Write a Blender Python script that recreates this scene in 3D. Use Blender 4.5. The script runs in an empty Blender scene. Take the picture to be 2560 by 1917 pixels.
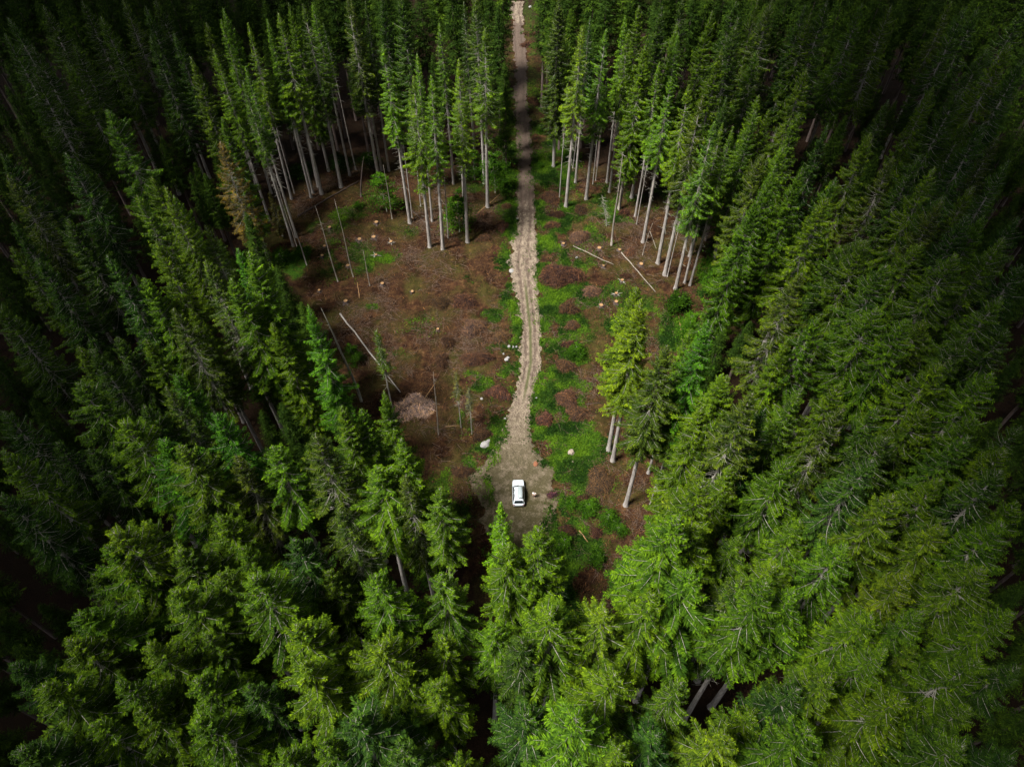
import bpy, bmesh, math, random
import numpy as np
from mathutils import Vector, Matrix
R = math.radians
rng = np.random.default_rng(7)
random.seed(7)
S = bpy.context.scene
COL = S.collection

# ------------------------------------------------------------------ camera (drone 105 m above the clearing)
CAMH, PITCH, F, CX, CY = 105.0, R(52.7), 1900.0, 1280.0, 958.5
SP, CP = math.sin(PITCH), math.cos(PITCH)
cam = bpy.data.cameras.new('camera'); cam.sensor_width = 36; cam.lens = F / 2560 * 36
cam.clip_end = 5000; cam.clip_start = 1
co = bpy.data.objects.new('camera', cam); COL.objects.link(co)
co.location = (0, 0, CAMH); co.rotation_euler = (math.pi / 2 - PITCH, 0, 0)
S.camera = co

def P(px, py, z=0.0):
    """where the ray of a photo point meets the height z"""
    u, v = (px - CX) / F, (py - CY) / F
    k = (CAMH - z) / (SP + v * CP)
    return Vector((u * k, (CP - v * SP) * k, z))
def proj(p):
    x, y, z = p[0], p[1], p[2] - CAMH
    d = y * CP - z * SP
    return CX + F * x / d, CY - F * (y * SP + z * CP) / d, d
def ppm(px, py):
    return F / ((CAMH) / (SP + (py - CY) / F * CP))

# ------------------------------------------------------------------ helpers
def vnoise(x, y, s, seed):
    r = np.random.default_rng(seed); T = r.random((256, 256))
    fx, fy = np.asarray(x) / s + 1000.0, np.asarray(y) / s + 1000.0
    ix, iy = np.floor(fx).astype(int), np.floor(fy).astype(int)
    tx, ty = fx - ix, fy - iy
    tx, ty = tx * tx * (3 - 2 * tx), ty * ty * (3 - 2 * ty)
    a = T[ix % 256, iy % 256]; b = T[(ix + 1) % 256, iy % 256]
    c = T[ix % 256, (iy + 1) % 256]; d = T[(ix + 1) % 256, (iy + 1) % 256]
    return (a * (1 - tx) + b * tx) * (1 - ty) + (c * (1 - tx) + d * tx) * ty
def fbm(x, y, s, seed, n=4):
    o, a, t = 0, 1.0, 0
    for k in range(n):
        o = o + a * vnoise(x, y, s / 2 ** k, seed + k); t += a; a *= .55
    return o / t
def sstep(a, b, x):
    t = np.clip((x - a) / (b - a), 0, 1); return t * t * (3 - 2 * t)

def mesh_np(name, V, Fc, attrs=None, smooth=False):
    """V (n,3); Fc (m,k) all faces with the same number of corners"""
    V = np.asarray(V, np.float32); Fc = np.asarray(Fc, np.int32); k = Fc.shape[1]
    me = bpy.data.meshes.new(name)
    me.vertices.add(len(V)); me.vertices.foreach_set('co', V.ravel())
    me.loops.add(Fc.size); me.loops.foreach_set('vertex_index', Fc.ravel())
    me.polygons.add(len(Fc)); me.polygons.foreach_set('loop_start', np.arange(0, Fc.size, k, dtype=np.int32))
    if smooth: me.polygons.foreach_set('use_smooth', np.ones(len(Fc), bool))
    me.update(calc_edges=True)
    for nm, arr in (attrs or {}).items():
        a = me.attributes.new(nm, 'FLOAT', 'POINT'); a.data.foreach_set('value', np.asarray(arr, np.float32))
    return me
def link(name, me, mat=None, parent=None, loc=None):
    o = bpy.data.objects.new(name, me)
    if mat is not None and me is not None and len(me.materials) == 0: me.materials.append(mat)
    COL.objects.link(o)
    if parent is not None: o.parent = parent
    if loc is not None: o.location = loc
    return o
def tag(o, label=None, cat=None, group=None, kind=None):
    if label: o['label'] = label
    if cat: o['category'] = cat
    if group: o['group'] = group
    if kind: o['kind'] = kind
    return o
def empty(name, loc, rz=0, sc=1.0):
    o = bpy.data.objects.new(name, None); COL.objects.link(o)
    o.location = loc; o.rotation_euler = (0, 0, rz); o.scale = (sc, sc, sc); o.empty_display_size = .5
    return o

class Tubes:
    """collects tapered tubes as quads"""
    def __init__(s, n=5): s.V, s.F, s.n, s.c = [], [], n, 0
    def add(s, pts, rad):
        pts = np.asarray(pts, float); rad = np.asarray(rad, float); m, n = len(pts), s.n
        d = np.gradient(pts, axis=0); d /= np.linalg.norm(d, axis=1)[:, None] + 1e-9
        up = np.array([0, 0, 1.0]) if abs(d[0][2]) < .9 else np.array([1.0, 0, 0])
        a = np.cross(d, up); a /= np.linalg.norm(a, axis=1)[:, None] + 1e-9
        b = np.cross(d, a)
        th = np.arange(n) / n * 2 * np.pi
        ring = pts[:, None, :] + rad[:, None, None] * (np.cos(th)[None, :, None] * a[:, None, :] + np.sin(th)[None, :, None] * b[:, None, :])
        s.V.append(ring.reshape(-1, 3))
        i = np.arange(m - 1)[:, None] * n; j = np.arange(n)[None, :]; j2 = (j + 1) % n
        s.F.append(np.stack([i + j, i + j2, i + n + j2, i + n + j], -1).reshape(-1, 4) + s.c)
        # caps
        if n == 4:
            s.F.append(np.array([[0, 1, 2, 3], [(m - 1) * n + 3, (m - 1) * n + 2, (m - 1) * n + 1, (m - 1) * n]]) + s.c)
        elif n >= 6:
            for base in (0, (m - 1) * n):
                s.F.append(np.array([[base + k, base + k + 1, base + k + 2, base] if False else [base, base + k, base + k + 1, base + k + 2] for k in range(1, n - 2, 2)]) + s.c)
        s.c += m * n
    def mesh(s, name, smooth=True): return mesh_np(name, np.concatenate(s.V), np.concatenate(s.F), smooth=smooth)

# ------------------------------------------------------------------ materials
def mat(name):
    m = bpy.data.materials.new(name); m.use_nodes = True; nt = m.node_tree; nt.nodes.clear()
    return m, nt, nt.nodes, nt.links
def node(ns, t, **kw):
    n = ns.new(t)
    for k, v in kw.items():
        if k in n.inputs: n.inputs[k].default_value = v
        else: setattr(n, k, v)
    return n
def mixc(ns, ls, fac, a, b, mode='MIX'):
    n = ns.new('ShaderNodeMix'); n.data_type = 'RGBA'; n.blend_type = mode
    for sock, v in ((n.inputs[0], fac), (n.inputs[6], a), (n.inputs[7], b)):
        if isinstance(v, (int, float)): sock.default_value = v
        elif isinstance(v, tuple): sock.default_value = (*v, 1) if len(v) == 3 else v
        else: ls.new(v, sock)
    return n.outputs[2]
def math_(ns, ls, op, a, b=0.0, clamp=False):
    n = ns.new('ShaderNodeMath'); n.operation = op; n.use_clamp = clamp
    for sock, v in ((n.inputs[0], a), (n.inputs[1], b)):
        if isinstance(v, (int, float)): sock.default_value = v
        else: ls.new(v, sock)
    return n.outputs[0]
def noise(ns, ls, scale, detail=4, vec=None, rough=.6):
    n = node(ns, 'ShaderNodeTexNoise'); n.inputs['Scale'].default_value = scale; n.inputs['Detail'].default_value = detail; n.inputs['Roughness'].default_value = rough
    if vec is not None: ls.new(vec, n.inputs['Vector'])
    return n.outputs['Fac']
def ramp(ns, ls, fac, stops):
    n = ns.new('ShaderNodeValToRGB'); e = n.color_ramp.elements
    while len(e) < len(stops): e.new(.5)
    for k, (p, c) in enumerate(stops): e[k].position = p; e[k].color = (*c, 1)
    ls.new(fac, n.inputs[0]); return n.outputs[0]
def simple(name, col, rough=.6, var=.25, scale=3.0, metal=0.0, coat=0.0, bump=0.0, coord='Object'):
    m, nt, ns, ls = mat(name)
    tc = node(ns, 'ShaderNodeTexCoord'); f = noise(ns, ls, scale, 5, tc.outputs[coord])
    c = ramp(ns, ls, f, [(.25, tuple(v * (1 - var) for v in col)), (.75, tuple(min(1, v * (1 + var)) for v in col))])
    b = node(ns, 'ShaderNodeBsdfPrincipled', Roughness=rough, Metallic=metal)
    b.inputs['Coat Weight'].default_value = coat
    ls.new(c, b.inputs['Base Color'])
    if bump:
        bp = node(ns, 'ShaderNodeBump', Strength=bump); ls.new(f, bp.inputs['Height']); ls.new(bp.outputs[0], b.inputs['Normal'])
    o = node(ns, 'ShaderNodeOutputMaterial'); ls.new(b.outputs[0], o.inputs[0])
    return m
def foliage(name, fresh=(2.9, 2.6, .8), objcol=True, base=(.05, .10, .01), transl=.3):
    """needles or leaves: object colour, varied twig by twig, lighter fresh shoots at the ends"""
    m, nt, ns, ls = mat(name)
    if objcol: c0 = node(ns, 'ShaderNodeObjectInfo').outputs['Color']
    else:
        rgb = node(ns, 'ShaderNodeRGB'); rgb.outputs[0].default_value = (*base, 1); c0 = rgb.outputs[0]
    va = node(ns, 'ShaderNodeAttribute', attribute_name='vary').outputs['Fac']
    fr = node(ns, 'ShaderNodeAttribute', attribute_name='fresh').outputs['Fac']
    g = ramp(ns, ls, va, [(0, (.22, .30, .45)), (.5, (.68, .71, .8)), (1, (1.65, 1.5, .95))])
    c1 = mixc(ns, ls, 1.0, c0, g, 'MULTIPLY')
    c2 = mixc(ns, ls, 1.0, c1, fresh, 'MULTIPLY')
    c = mixc(ns, ls, fr, c1, c2)
    d = node(ns, 'ShaderNodeBsdfPrincipled', Roughness=.7); d.inputs['Specular IOR Level'].default_value = .08
    ls.new(c, d.inputs['Base Color'])
    t = node(ns, 'ShaderNodeBsdfTranslucent'); ls.new(c, t.inputs['Color'])
    mx = node(ns, 'ShaderNodeMixShader'); mx.inputs[0].default_value = transl
    ls.new(d.outputs[0], mx.inputs[1]); ls.new(t.outputs[0], mx.inputs[2])
    o = node(ns, 'ShaderNodeOutputMaterial'); ls.new(mx.outputs[0], o.inputs[0])
    return m
def bark(name, a, b, c):
    m, nt, ns, ls = mat(name)
    tc = node(ns, 'ShaderNodeTexCoord'); mp = node(ns, 'ShaderNodeMapping'); mp.inputs['Scale'].default_value = (3, 3, .5)
    ls.new(tc.outputs['Object'], mp.inputs[0])
    f = noise(ns, ls, 2.0, 6, mp.outputs[0], .7)
    col = ramp(ns, ls, f, [(.28, a), (.5, b), (.72, c)])
    bs = node(ns, 'ShaderNodeBsdfPrincipled', Roughness=.85); ls.new(col, bs.inputs['Base Color'])
    bp = node(ns, 'ShaderNodeBump', Strength=.5); ls.new(f, bp.inputs['Height']); ls.new(bp.outputs[0], bs.inputs['Normal'])
    o = node(ns, 'ShaderNodeOutputMaterial'); ls.new(bs.outputs[0], o.inputs[0])
    return m

M_NEED = foliage('spruce needles')
M_DEAD = foliage('dying needles', fresh=(1.2, 1.1, .9))
M_LEAF = foliage('broad leaves', fresh=(1.4, 1.25, .7), transl=.4)
M_BARK = bark('spruce bark', (.11, .09, .08), (.30, .275, .26), (.48, .46, .44))
M_LIMB = bark('lichen limbs', (.12, .11, .09), (.27, .26, .22), (.46, .46, .40))
M_BLEACH = bark('bleached wood', (.10, .085, .07), (.22, .195, .165), (.37, .34, .30))
M_DARKWOOD = bark('damp wood', (.035, .025, .022), (.07, .05, .045), (.12, .09, .08))
M_CUT = simple('cut wood', (.30, .175, .08), .8, .25, 4)
M_TWIG = simple('brush twigs', (.105, .055, .04), .9, .5, 6)
M_STONE = simple('limestone', (.27, .265, .265), .85, .3, 4, bump=.5)
M_TAN = simple('tan stone', (.28, .235, .185), .85, .3, 3, bump=.5)
M_CLAY = simple('orange clay', (.20, .08, .04), .9, .3, 6, bump=.4)

# ------------------------------------------------------------------ data read off the photograph
Z = 3.45
def tile(ox, oy, txt, s=Z):
    out = []
    for w in txt.split():
        a, b, k = w.split(',')
        out.append((ox + float(a) / s, oy + float(b) / s, k))
    return out
TOPS = []
TOPS += tile(0, 0, "380,80,d 870,110,y 1240,60,d 1410,10,d 1745,180,y 1905,60,b 2195,30,b 590,540,y 240,400,d 1630,510,y 40,300,d 920,950,y 1320,1480,y 60,1540,o 540,1310,d 60,1330,d 1890,1010,b 1870,1230,x 1040,0,g 650,380,d 130,150,d 700,20,d 270,640,d 1500,300,d 1290,330,d")
TOPS += tile(640, 0, "490,-60,g 1080,-40,d 1270,-60,d 1580,-40,g 1910,-60,g 10,640,b 300,60,b")
TOPS += tile(1280, 0, "435,-20,o 765,240,d 820,90,y 1000,20,d 1020,220,y 1130,50,b 1130,350,b 1290,60,d 1470,210,b 1680,90,b 1300,430,b 1510,0,d 1780,460,b 1960,170,d 2140,450,b 1780,950,y 1900,930,y 2110,960,y 2130,0,y 1880,20,d 1870,860,d")
TOPS += tile(1920, 0, "60,20,g 400,140,y 340,30,d 510,0,d 800,20,y 1100,30,y 1590,10,y 1700,60,d 330,560,y 290,990,y 540,1100,d 900,1160,Y 1420,760,b 1650,790,d 1080,850,d 1730,1050,b 1880,1060,d 2100,350,b 2190,520,d 1810,100,d 2000,1180,o 2190,20,d 1850,400,d 30,960,b 300,1430,b 40,1450,b 570,1520,y 1320,1330,d 1480,1400,b 2090,1390,d 1790,1580,b 1930,1540,y 1050,0,d 1100,1380,g")
TOPS += tile(1280, 480, "2060,30,b 1700,1080,B 2090,1420,y")
TOPS += tile(1920, 480, "310,170,Y 270,700,g 470,30,b 640,480,b 850,430,d 920,440,b 1300,450,b 990,630,y 1650,510,y 1460,10,d 1490,70,o 1750,240,d 1950,240,b 2010,380,y 2040,640,d 2190,640,d 1970,850,y 390,1050,b 780,1070,b 960,1040,b 1210,1080,b 870,1290,b 1390,1120,y 1510,1090,y 1590,1240,d 2070,1140,d 1470,1420,b 1330,1560,Y 1830,1530,b 180,1280,b 2180,210,d")
TOPS += tile(1920, 960, "270,0,y 650,10,b 650,220,g 960,250,y 1320,0,b 1420,200,b 1560,220,b 80,90,g 1760,330,b 1680,440,y 1040,460,d 1280,510,d 1990,550,b 890,660,d 210,660,b 1860,760,o 570,930,y 350,830,b 1030,990,Y 1500,900,b 1590,990,b 2110,830,d 290,1190,b 1490,1250,Y 650,1380,b 2000,1210,b 2190,1130,b 40,1560,b 2180,380,d 1950,60,o 1850,1600,y")
TOPS += tile(1920, 1437, "70,130,b 280,150,b 240,380,g 770,260,b 1240,70,Y 1300,340,b 1310,580,y 2060,290,b 2020,20,b 540,0,d 900,620,b 560,860,Y 1090,1020,b 1850,710,b 1460,850,d 1580,950,d 1830,1100,y 190,960,d 290,1310,b 690,1460,b 1720,1480,y 2190,740,d 1620,1280,d 2100,1560,d 30,1050,b")
TOPS += tile(1280, 1437, "400,320,b 760,350,Y 1220,200,b 1560,30,b 1960,40,g 420,660,b 780,750,b 1440,850,s 2110,560,y 530,1190,b 2020,1220,b 1790,1370,Y 1160,1340,d 1420,1360,b 880,1480,Y 120,1200,d 60,560,d 2200,900,d")
TOPS += tile(640, 1437, "670,0,y 1080,10,b 1600,0,s 2000,400,b 1560,530,b 1020,420,b 320,480,b 410,760,b 1220,830,b 1570,940,b 2120,1270,b 600,1420,b 850,1370,d 190,1500,b 140,640,b 1250,1600,d 1790,1620,b")
TOPS += tile(0, 1437, "800,0,y 1500,150,b 1860,60,y 1830,470,s 600,620,b 690,270,b 2180,60,b 860,820,Y 1000,780,b 280,960,b 200,1240,g 760,1320,b 1200,1180,b 1300,620,b 1750,880,b 1800,1270,b 100,1560,d 60,760,d 1900,1400,b 2140,950,d 620,1000,d")
TOPS += tile(0, 960, "650,0,y 1040,330,b 1240,200,d 1430,10,g 1910,250,B 1400,540,B 1590,560,y 1960,630,g 20,560,s 420,1210,b 1050,1210,b 1190,1190,y 880,1460,b 1850,1160,y 2100,1400,b 500,560,d 20,1000,d 740,540,d 1560,1390,y 1920,1100,b 40,230,d")
TOPS += tile(0, 480, "100,0,y 1200,10,y 1400,0,b 1500,10,b 2030,430,B 2130,490,b 560,220,d 40,250,d 150,490,y 1320,400,b 1740,310,g 1240,750,b 930,520,d 1150,640,d 1490,1000,g 1800,560,g 2050,740,b 1640,950,b 1250,1310,b 620,1350,y 830,1260,d 20,960,d 1480,1510,B 330,570,d 500,1480,d 740,1400,d 1000,1300,d")
TOPS += tile(640, 480, "460,940,B 200,1140,b")
TOPS += tile(640, 960, "700,210,b 900,170,b 1110,150,b 1250,440,b 130,540,b 540,590,b 1000,730,b 1540,930,Y 1310,800,g 760,1110,g 2160,950,c 590,1470,y 1500,1380,s 500,430,g 2190,1460,b 380,1350,d 1260,190,g")
TOPS += tile(1280, 960, "60,1480,b 240,1220,b 1650,270,b 1910,640,b 2020,90,g 1960,1250,b 2110,1470,b 1370,1160,b 1250,1360,b 1560,1230,b 1660,900,b 2190,250,d")
# trees whose foot can be seen: foot x, foot y, size (T thick, M medium, S slender), kind, height
FEET = """1024.5,555,T,b,38 1031,545,S,b,30 1052,516,S,b,27 1075,618,T,b,37 1080.7,554,M,b,36 1107.6,625,T,b,37.5 1120.7,594,S,b,28 1168.8,604,T,b,38.7 1161,563,M,b,34 1219.3,517,T,y,39
1133.7,460,M,y,36 1189,431,M,d,37 778.6,495,M,b,38 783.5,485,M,y,37 804.7,486,T,b,39 795.7,469,M,d,36 853.6,470,T,g,39 874.8,439,M,b,38 889.5,424,S,d,33 946.5,442,T,g,39 954,428,M,g,38 972.6,429,M,d,37
678,481,M,b,38 674,552,M,b,37 729,498,M,b,38 736,483,S,d,30 733,614,M,y,36 741,592,M,y,37 1398.6,496,S,b,26 1415,517,T,Y,39.5 1432,422,S,d,26 1438.6,459,M,d,37 1465.5,498,T,b,37
1481.8,462,S,d,24 1489,452,S,d,24 1517,458,M,b,37 1523.4,481,M,b,36 1587.8,542,M,b,34 1591,563,S,b,24 1607.4,607,T,b,36 1623.6,493,M,b,36 1644,661,T,b,38 1661,689,T,g,38 1668,693,S,b,24
1688.7,723,T,y,37 1712,706,M,b,35 1725,712,M,y,35 1778.6,663,W,b,37 1775.7,796,W,g,36 1813,790,W,b,38 1522,1122,W,Y,36.3 1532,1151,W,Y,36.5 1564,1264,W,g,37 1620.6,1183,W,b,34 1668,1282,W,b,34 1688.7,1279,W,b,35 1623.5,1264,S,b,22"""
# clearing outline on the ground
CLEAR_PX = [(1280,60),(1290,240),(1287,430),(1240,470),(1120,450),(960,425),(860,400),(760,470),(715,540),(690,620),(750,700),(800,860),(860,1010),(960,1160),(1060,1290),(1180,1380),(1260,1500),(1330,1600),(1470,1640),(1600,1560),(1660,1440),(1640,1340),(1700,1290),(1660,1180),(1580,1110),(1610,950),(1700,900),(1800,800),(1810,690),(1700,560),(1600,500),(1480,430),(1380,380),(1345,250),(1326,120),(1318,60)]
CLEAR_W = [tuple(P(*p)[:2]) for p in CLEAR_PX]
def inside(x, y, poly):
    c = False; j = len(poly) - 1
    for i in range(len(poly)):
        (xi, yi), (xj, yj) = poly[i], poly[j]
        if (yi > y) != (yj > y) and x < (xj - xi) * (y - yi) / (yj - yi) + xi: c = not c
        j = i
    return c
ROAD = [(1180,1180,1390),(1164,1205,1372),(1120,1237,1338),(1083,1257,1328),(1042,1267,1331),(1001,1280,1336),(952,1292,1343),(905,1298,1354),(823,1301,1352),(742,1287,1347),(700,1282,1343),(660,1271,1343),(612,1277,1347),(563,1290,1341),(498,1292,1337),(449,1293,1333),(416,1296,1332),(330,1290,1327),(245,1285,1319),(163,1288,1318),(100,1283,1311),(60,1281,1308),(30,1276,1304),(5,1280,1312),(-40,1296,1330)]
ROAD = [(1420,1270,1370),(1370,1235,1385),(1310,1215,1392),(1250,1192,1396)] + ROAD
ry = np.array([P(1300, r[0]).y for r in ROAD]); rl = np.array([P(r[1], r[0]).x for r in ROAD]); rr = np.array([P(r[2], r[0]).x for r in ROAD])
o_ = np.argsort(ry); ry, rl, rr = ry[o_], rl[o_], rr[o_]
def road_edges(y): return np.interp(y, ry, rl), np.interp(y, ry, rr)

# brush piles: x, y, half width, half height in photo points
PILES = [(1376.6,493,26,22),(1391,537,20,12),(1380.7,563,17,11),(1451.6,522,14,18),(1448,592,25,22),(1575.5,630.7,12,12),(1559,533.7,10,7),(1401.7,686,49,38),(1478.5,729,25,16),(1564,693,12,9),(1422,773,25,16),(1430.7,813,19,13),(1425,862,17,14),(1413,912,23,19),(1416.4,995,29,24),(1444,1031,32,18),(1362.6,1046,19,21),(1498,1197,37,41),(1460,1245.5,14,11),(1379.7,1236.6,11,7),(1416,1325,20,18),(1491,1329,15,14),
 (1207,538.6,15,14),(1256,563,14,20),(1212,595.7,18,11),(1265.8,517,13,8),(1102,753,21,19),(1161,751,29,24),(1185,815,31,24),(1255.5,839,21,15),(1120,852,18,17),(1104,898,16,20),(1192,896,36,18),(1245.7,978.7,31,20),(1154,1001.5,18,18),(1206.5,1084.7,21,18),(1156,1177.6,24,13),(1322,114,18,9),(1325,85,14,7)]

# ------------------------------------------------------------------ ground sheet
def axis(lo, hi, st, far):
    a = list(np.arange(lo, hi + 1e-6, st)); d = st
    while a[-1] < far: d *= 1.35; a.append(a[-1] + d)
    d = st
    while a[0] > -far: d *= 1.35; a.insert(0, a[0] - d)
    return np.array(a)
gx = axis(-48, 44, .42, 2500); gy = axis(22, 190, .5, 2500)
GX, GY = np.meshgrid(gx, gy, indexing='ij')
def masks(x, y):
    """grass and litter cover by place"""
    l, r = road_edges(y); n1 = fbm(x, y, 9, 11); n2 = fbm(x, y, 2.6, 31); n3 = fbm(x, y, 4.0, 71)
    dr = x - r; dl = l - x
    sh = 3.2 * (1 - sstep(56, 74, y)); dr = dr + sh * (n3 * 2 - .5); dl = dl + sh * (n3 * 2 - .5)
    right = sstep(-1.1, .4, dr + (n3 - .5) * 1.6) * (1 - sstep(5.5, 12, dr + (n1 - .5) * 10))
    left = sstep(-1.1, .4, dl + (n3 - .5) * 1.6) * (1 - sstep(1.2, 4.6, dl + (n1 - .5) * 7))
    g = np.maximum(right, left * .9)
    for (px, py, rx, ry_, st) in GREENS:
        c = P(px, py); s = ppm(px, py); a, b = rx / s, ry_ / s / .8
        d = np.sqrt(((x - c.x) / a) ** 2 + ((y - c.y) / b) ** 2) + (n3 - .5) * 1.1
        g = np.maximum(g, st * (1 - sstep(.55, 1.1, d)))
    for (px, py, rx, ry_) in BROWNS:
        c = P(px, py); s = ppm(px, py); a, b = rx / s, ry_ / s / .8
        d = np.sqrt(((x - c.x) / a) ** 2 + ((y - c.y) / b) ** 2) + (n3 - .5) * .9
        g = g * sstep(.6, 1.1, d)
    g = g * (.18 + .82 * sstep(.33, .55, n2)) * (1 - .6 * sstep(132, 160, y))  # grass fades far up the track, standing in for shade there
    return np.clip(g, 0, 1), n1, n2
GREENS = [(1480,760,150,130,.62),(1420,650,110,110,.6),(1530,500,160,60,.55),(1440,1290,75,70,.95),(1400,1400,90,90,.7),(1450,1150,60,40,.6),(1330,1480,70,70,.5),(1500,1110,60,40,.8),(1470,620,80,50,.55),(1580,800,120,60,.55),(1690,820,60,70,.9),(1760,700,40,60,.7),(1530,720,70,60,.5),(1500,560,120,60,.6),(1380,440,60,60,.8),(1400,300,50,90,.8),
 (1240,440,50,50,.9),(1180,470,40,20,.5),(860,640,110,70,.55),(820,560,70,40,.5),(960,640,60,25,.7),(740,660,60,50,.8),(880,530,60,30,.6),(1210,960,60,30,.9),(1255,1000,40,45,.8),(1180,945,30,25,.9),(1240,790,40,25,.9),(1250,870,40,22,.5),(1000,880,30,18,.5),(930,770,20,8,.6),(1160,1060,30,40,.45),(1220,1130,20,50,.7),(1100,1250,60,80,.6),(1040,820,60,40,.3),(1170,700,25,12,.35),(1275,590,30,25,.7),(1255,660,28,20,.8),(1170,1290,60,50,.5),(1295,340,14,100,.6),(700,540,30,40,.5),(1010,580,40,16,.4),(1330,90,30,60,.9),(1350,200,20,60,.7)]
BROWNS = [(1520,880,50,50),(1470,930,45,30),(1600,1260,60,70),(1700,680,60,40),(1560,580,60,30),(1500,690,50,30),(1540,1480,110,70),(1650,600,50,40)]
G, N1, N2 = masks(GX, GY)
pil = np.zeros_like(GX)
HZ = (fbm(GX, GY, 7, 3, 4) - .5) * .9 + (fbm(GX, GY, 1.6, 5, 3) - .5) * .35
L_, R_ = road_edges(GY)
inroad = sstep(-1.8, .2, GX - L_) * sstep(-1.8, .2, R_ - GX) * sstep(38, 44, GY)
HZ = HZ * (1 - inroad * .75) - inroad * .10
far_ = sstep(60, 200, np.hypot(GX, GY - 80)); HZ *= (1 - far_ * .6)
def bil(x, y):
    i = int(np.clip(np.searchsorted(gx, x) - 1, 0, len(gx) - 2)); j = int(np.clip(np.searchsorted(gy, y) - 1, 0, len(gy) - 2))
    tx = (x - gx[i]) / (gx[i + 1] - gx[i]); ty = (y - gy[j]) / (gy[j + 1] - gy[j])
    return float((HZ[i, j] * (1 - tx) + HZ[i + 1, j] * tx) * (1 - ty) + (HZ[i, j + 1] * (1 - tx) + HZ[i + 1, j + 1] * tx) * ty)
nx, nyy = GX.shape
idx = np.arange(nx * nyy).reshape(nx, nyy)
Fq = np.stack([idx[:-1, :-1], idx[1:, :-1], idx[1:, 1:], idx[:-1, 1:]], -1).reshape(-1, 4)
CPX = np.array(CLEAR_W)
def seg_dist(X, Y):
    dm = np.full(X.shape, 1e9)
    for a, b in zip(CPX, np.roll(CPX, -1, 0)):
        ab = b - a; t = np.clip(((X - a[0]) * ab[0] + (Y - a[1]) * ab[1]) / (ab @ ab), 0, 1)
        dm = np.minimum(dm, np.hypot(X - a[0] - ab[0] * t, Y - a[1] - ab[1] * t))
    return dm
def incl(X, Y):
    c = np.zeros(X.shape, bool); j = len(CPX) - 1
    for i in range(len(CPX)):
        xi, yi = CPX[i]; xj, yj = CPX[j]
        c ^= ((yi > Y) != (yj > Y)) & (X < (xj - xi) * (Y - yi) / (yj - yi + 1e-12) + xi); j = i
    return c
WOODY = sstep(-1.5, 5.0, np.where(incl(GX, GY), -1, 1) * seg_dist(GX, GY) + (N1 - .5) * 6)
me = mesh_np('ground', np.stack([GX, GY, HZ], -1).reshape(-1, 3), Fq, {'grass': G.ravel(), 'wood': WOODY.ravel()}, smooth=True)
m, nt, ns, ls = mat('forest floor')
tc = node(ns, 'ShaderNodeTexCoord'); ov = tc.outputs['Object']
big = noise(ns, ls, .16, 5, ov); mid = noise(ns, ls, .9, 6, ov, .7); fin = noise(ns, ls, 5.0, 6, ov, .75)
lit = ramp(ns, ls, mid, [(.3, (.012, .0055, .004)), (.46, (.030, .0135, .0075)), (.58, (.056, .027, .0125)), (.72, (.13, .078, .036))])
lit = mixc(ns, ls, .8, lit, ramp(ns, ls, fin, [(.3, (.5, .5, .5)), (.5, (1, 1, 1)), (.72, (1.9, 1.7, 1.5))]), 'MULTIPLY')
lit = mixc(ns, ls, .9, lit, ramp(ns, ls, noise(ns, ls, .33, 6, ov, .72), [(.38, (.42, .38, .38)), (.5, (.95, .95, .95)), (.64, (1.5, 1.5, 1.45))]), 'MULTIPLY')
mossf = math_(ns, ls, 'MULTIPLY', ramp(ns, ls, big, [(.44, (0, 0, 0)), (.60, (1, 1, 1))]), ramp(ns, ls, fin, [(.38, (0, 0, 0)), (.6, (1, 1, 1))]))
lit = mixc(ns, ls, math_(ns, ls, 'MULTIPLY', mossf, .75), lit, (.060, .072, .012))
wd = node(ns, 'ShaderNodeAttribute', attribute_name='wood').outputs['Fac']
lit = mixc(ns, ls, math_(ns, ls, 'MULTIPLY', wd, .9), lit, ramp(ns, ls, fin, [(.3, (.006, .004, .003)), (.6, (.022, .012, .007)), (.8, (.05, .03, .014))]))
gr = ramp(ns, ls, fin, [(.28, (.010, .030, .005)), (.5, (.030, .082, .006)), (.75, (.080, .165, .012))])
gr = mixc(ns, ls, .9, gr, ramp(ns, ls, mid, [(.35, (.45, .55, .8)), (.5, (1, 1, 1)), (.68, (1.5, 1.25, .9))]), 'MULTIPLY')
ga = node(ns, 'ShaderNodeAttribute', attribute_name='grass').outputs['Fac']
gf = math_(ns, ls, 'ADD', ga, math_(ns, ls, 'MULTIPLY', math_(ns, ls, 'SUBTRACT', fin, .5), 1.6)); 
gfr = ramp(ns, ls, gf, [(.3, (0, 0, 0)), (.62, (1, 1, 1))])
gz = math_(ns, ls, 'GREATER_THAN', ga, .06)
col = mixc(ns, ls, math_(ns, ls, 'MULTIPLY', gfr, gz), lit, gr)
b = node(ns, 'ShaderNodeBsdfPrincipled', Roughness=.95); b.inputs['Specular IOR Level'].default_value = .1; ls.new(col, b.inputs['Base Color'])
bp = node(ns, 'ShaderNodeBump', Strength=.9, Distance=.25); ls.new(fin, bp.inputs['Height']); ls.new(bp.outputs[0], b.inputs['Normal'])
o = node(ns, 'ShaderNodeOutputMaterial'); ls.new(b.outputs[0], o.inputs[0])
tag(link('ground', me, m), kind='structure')

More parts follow.
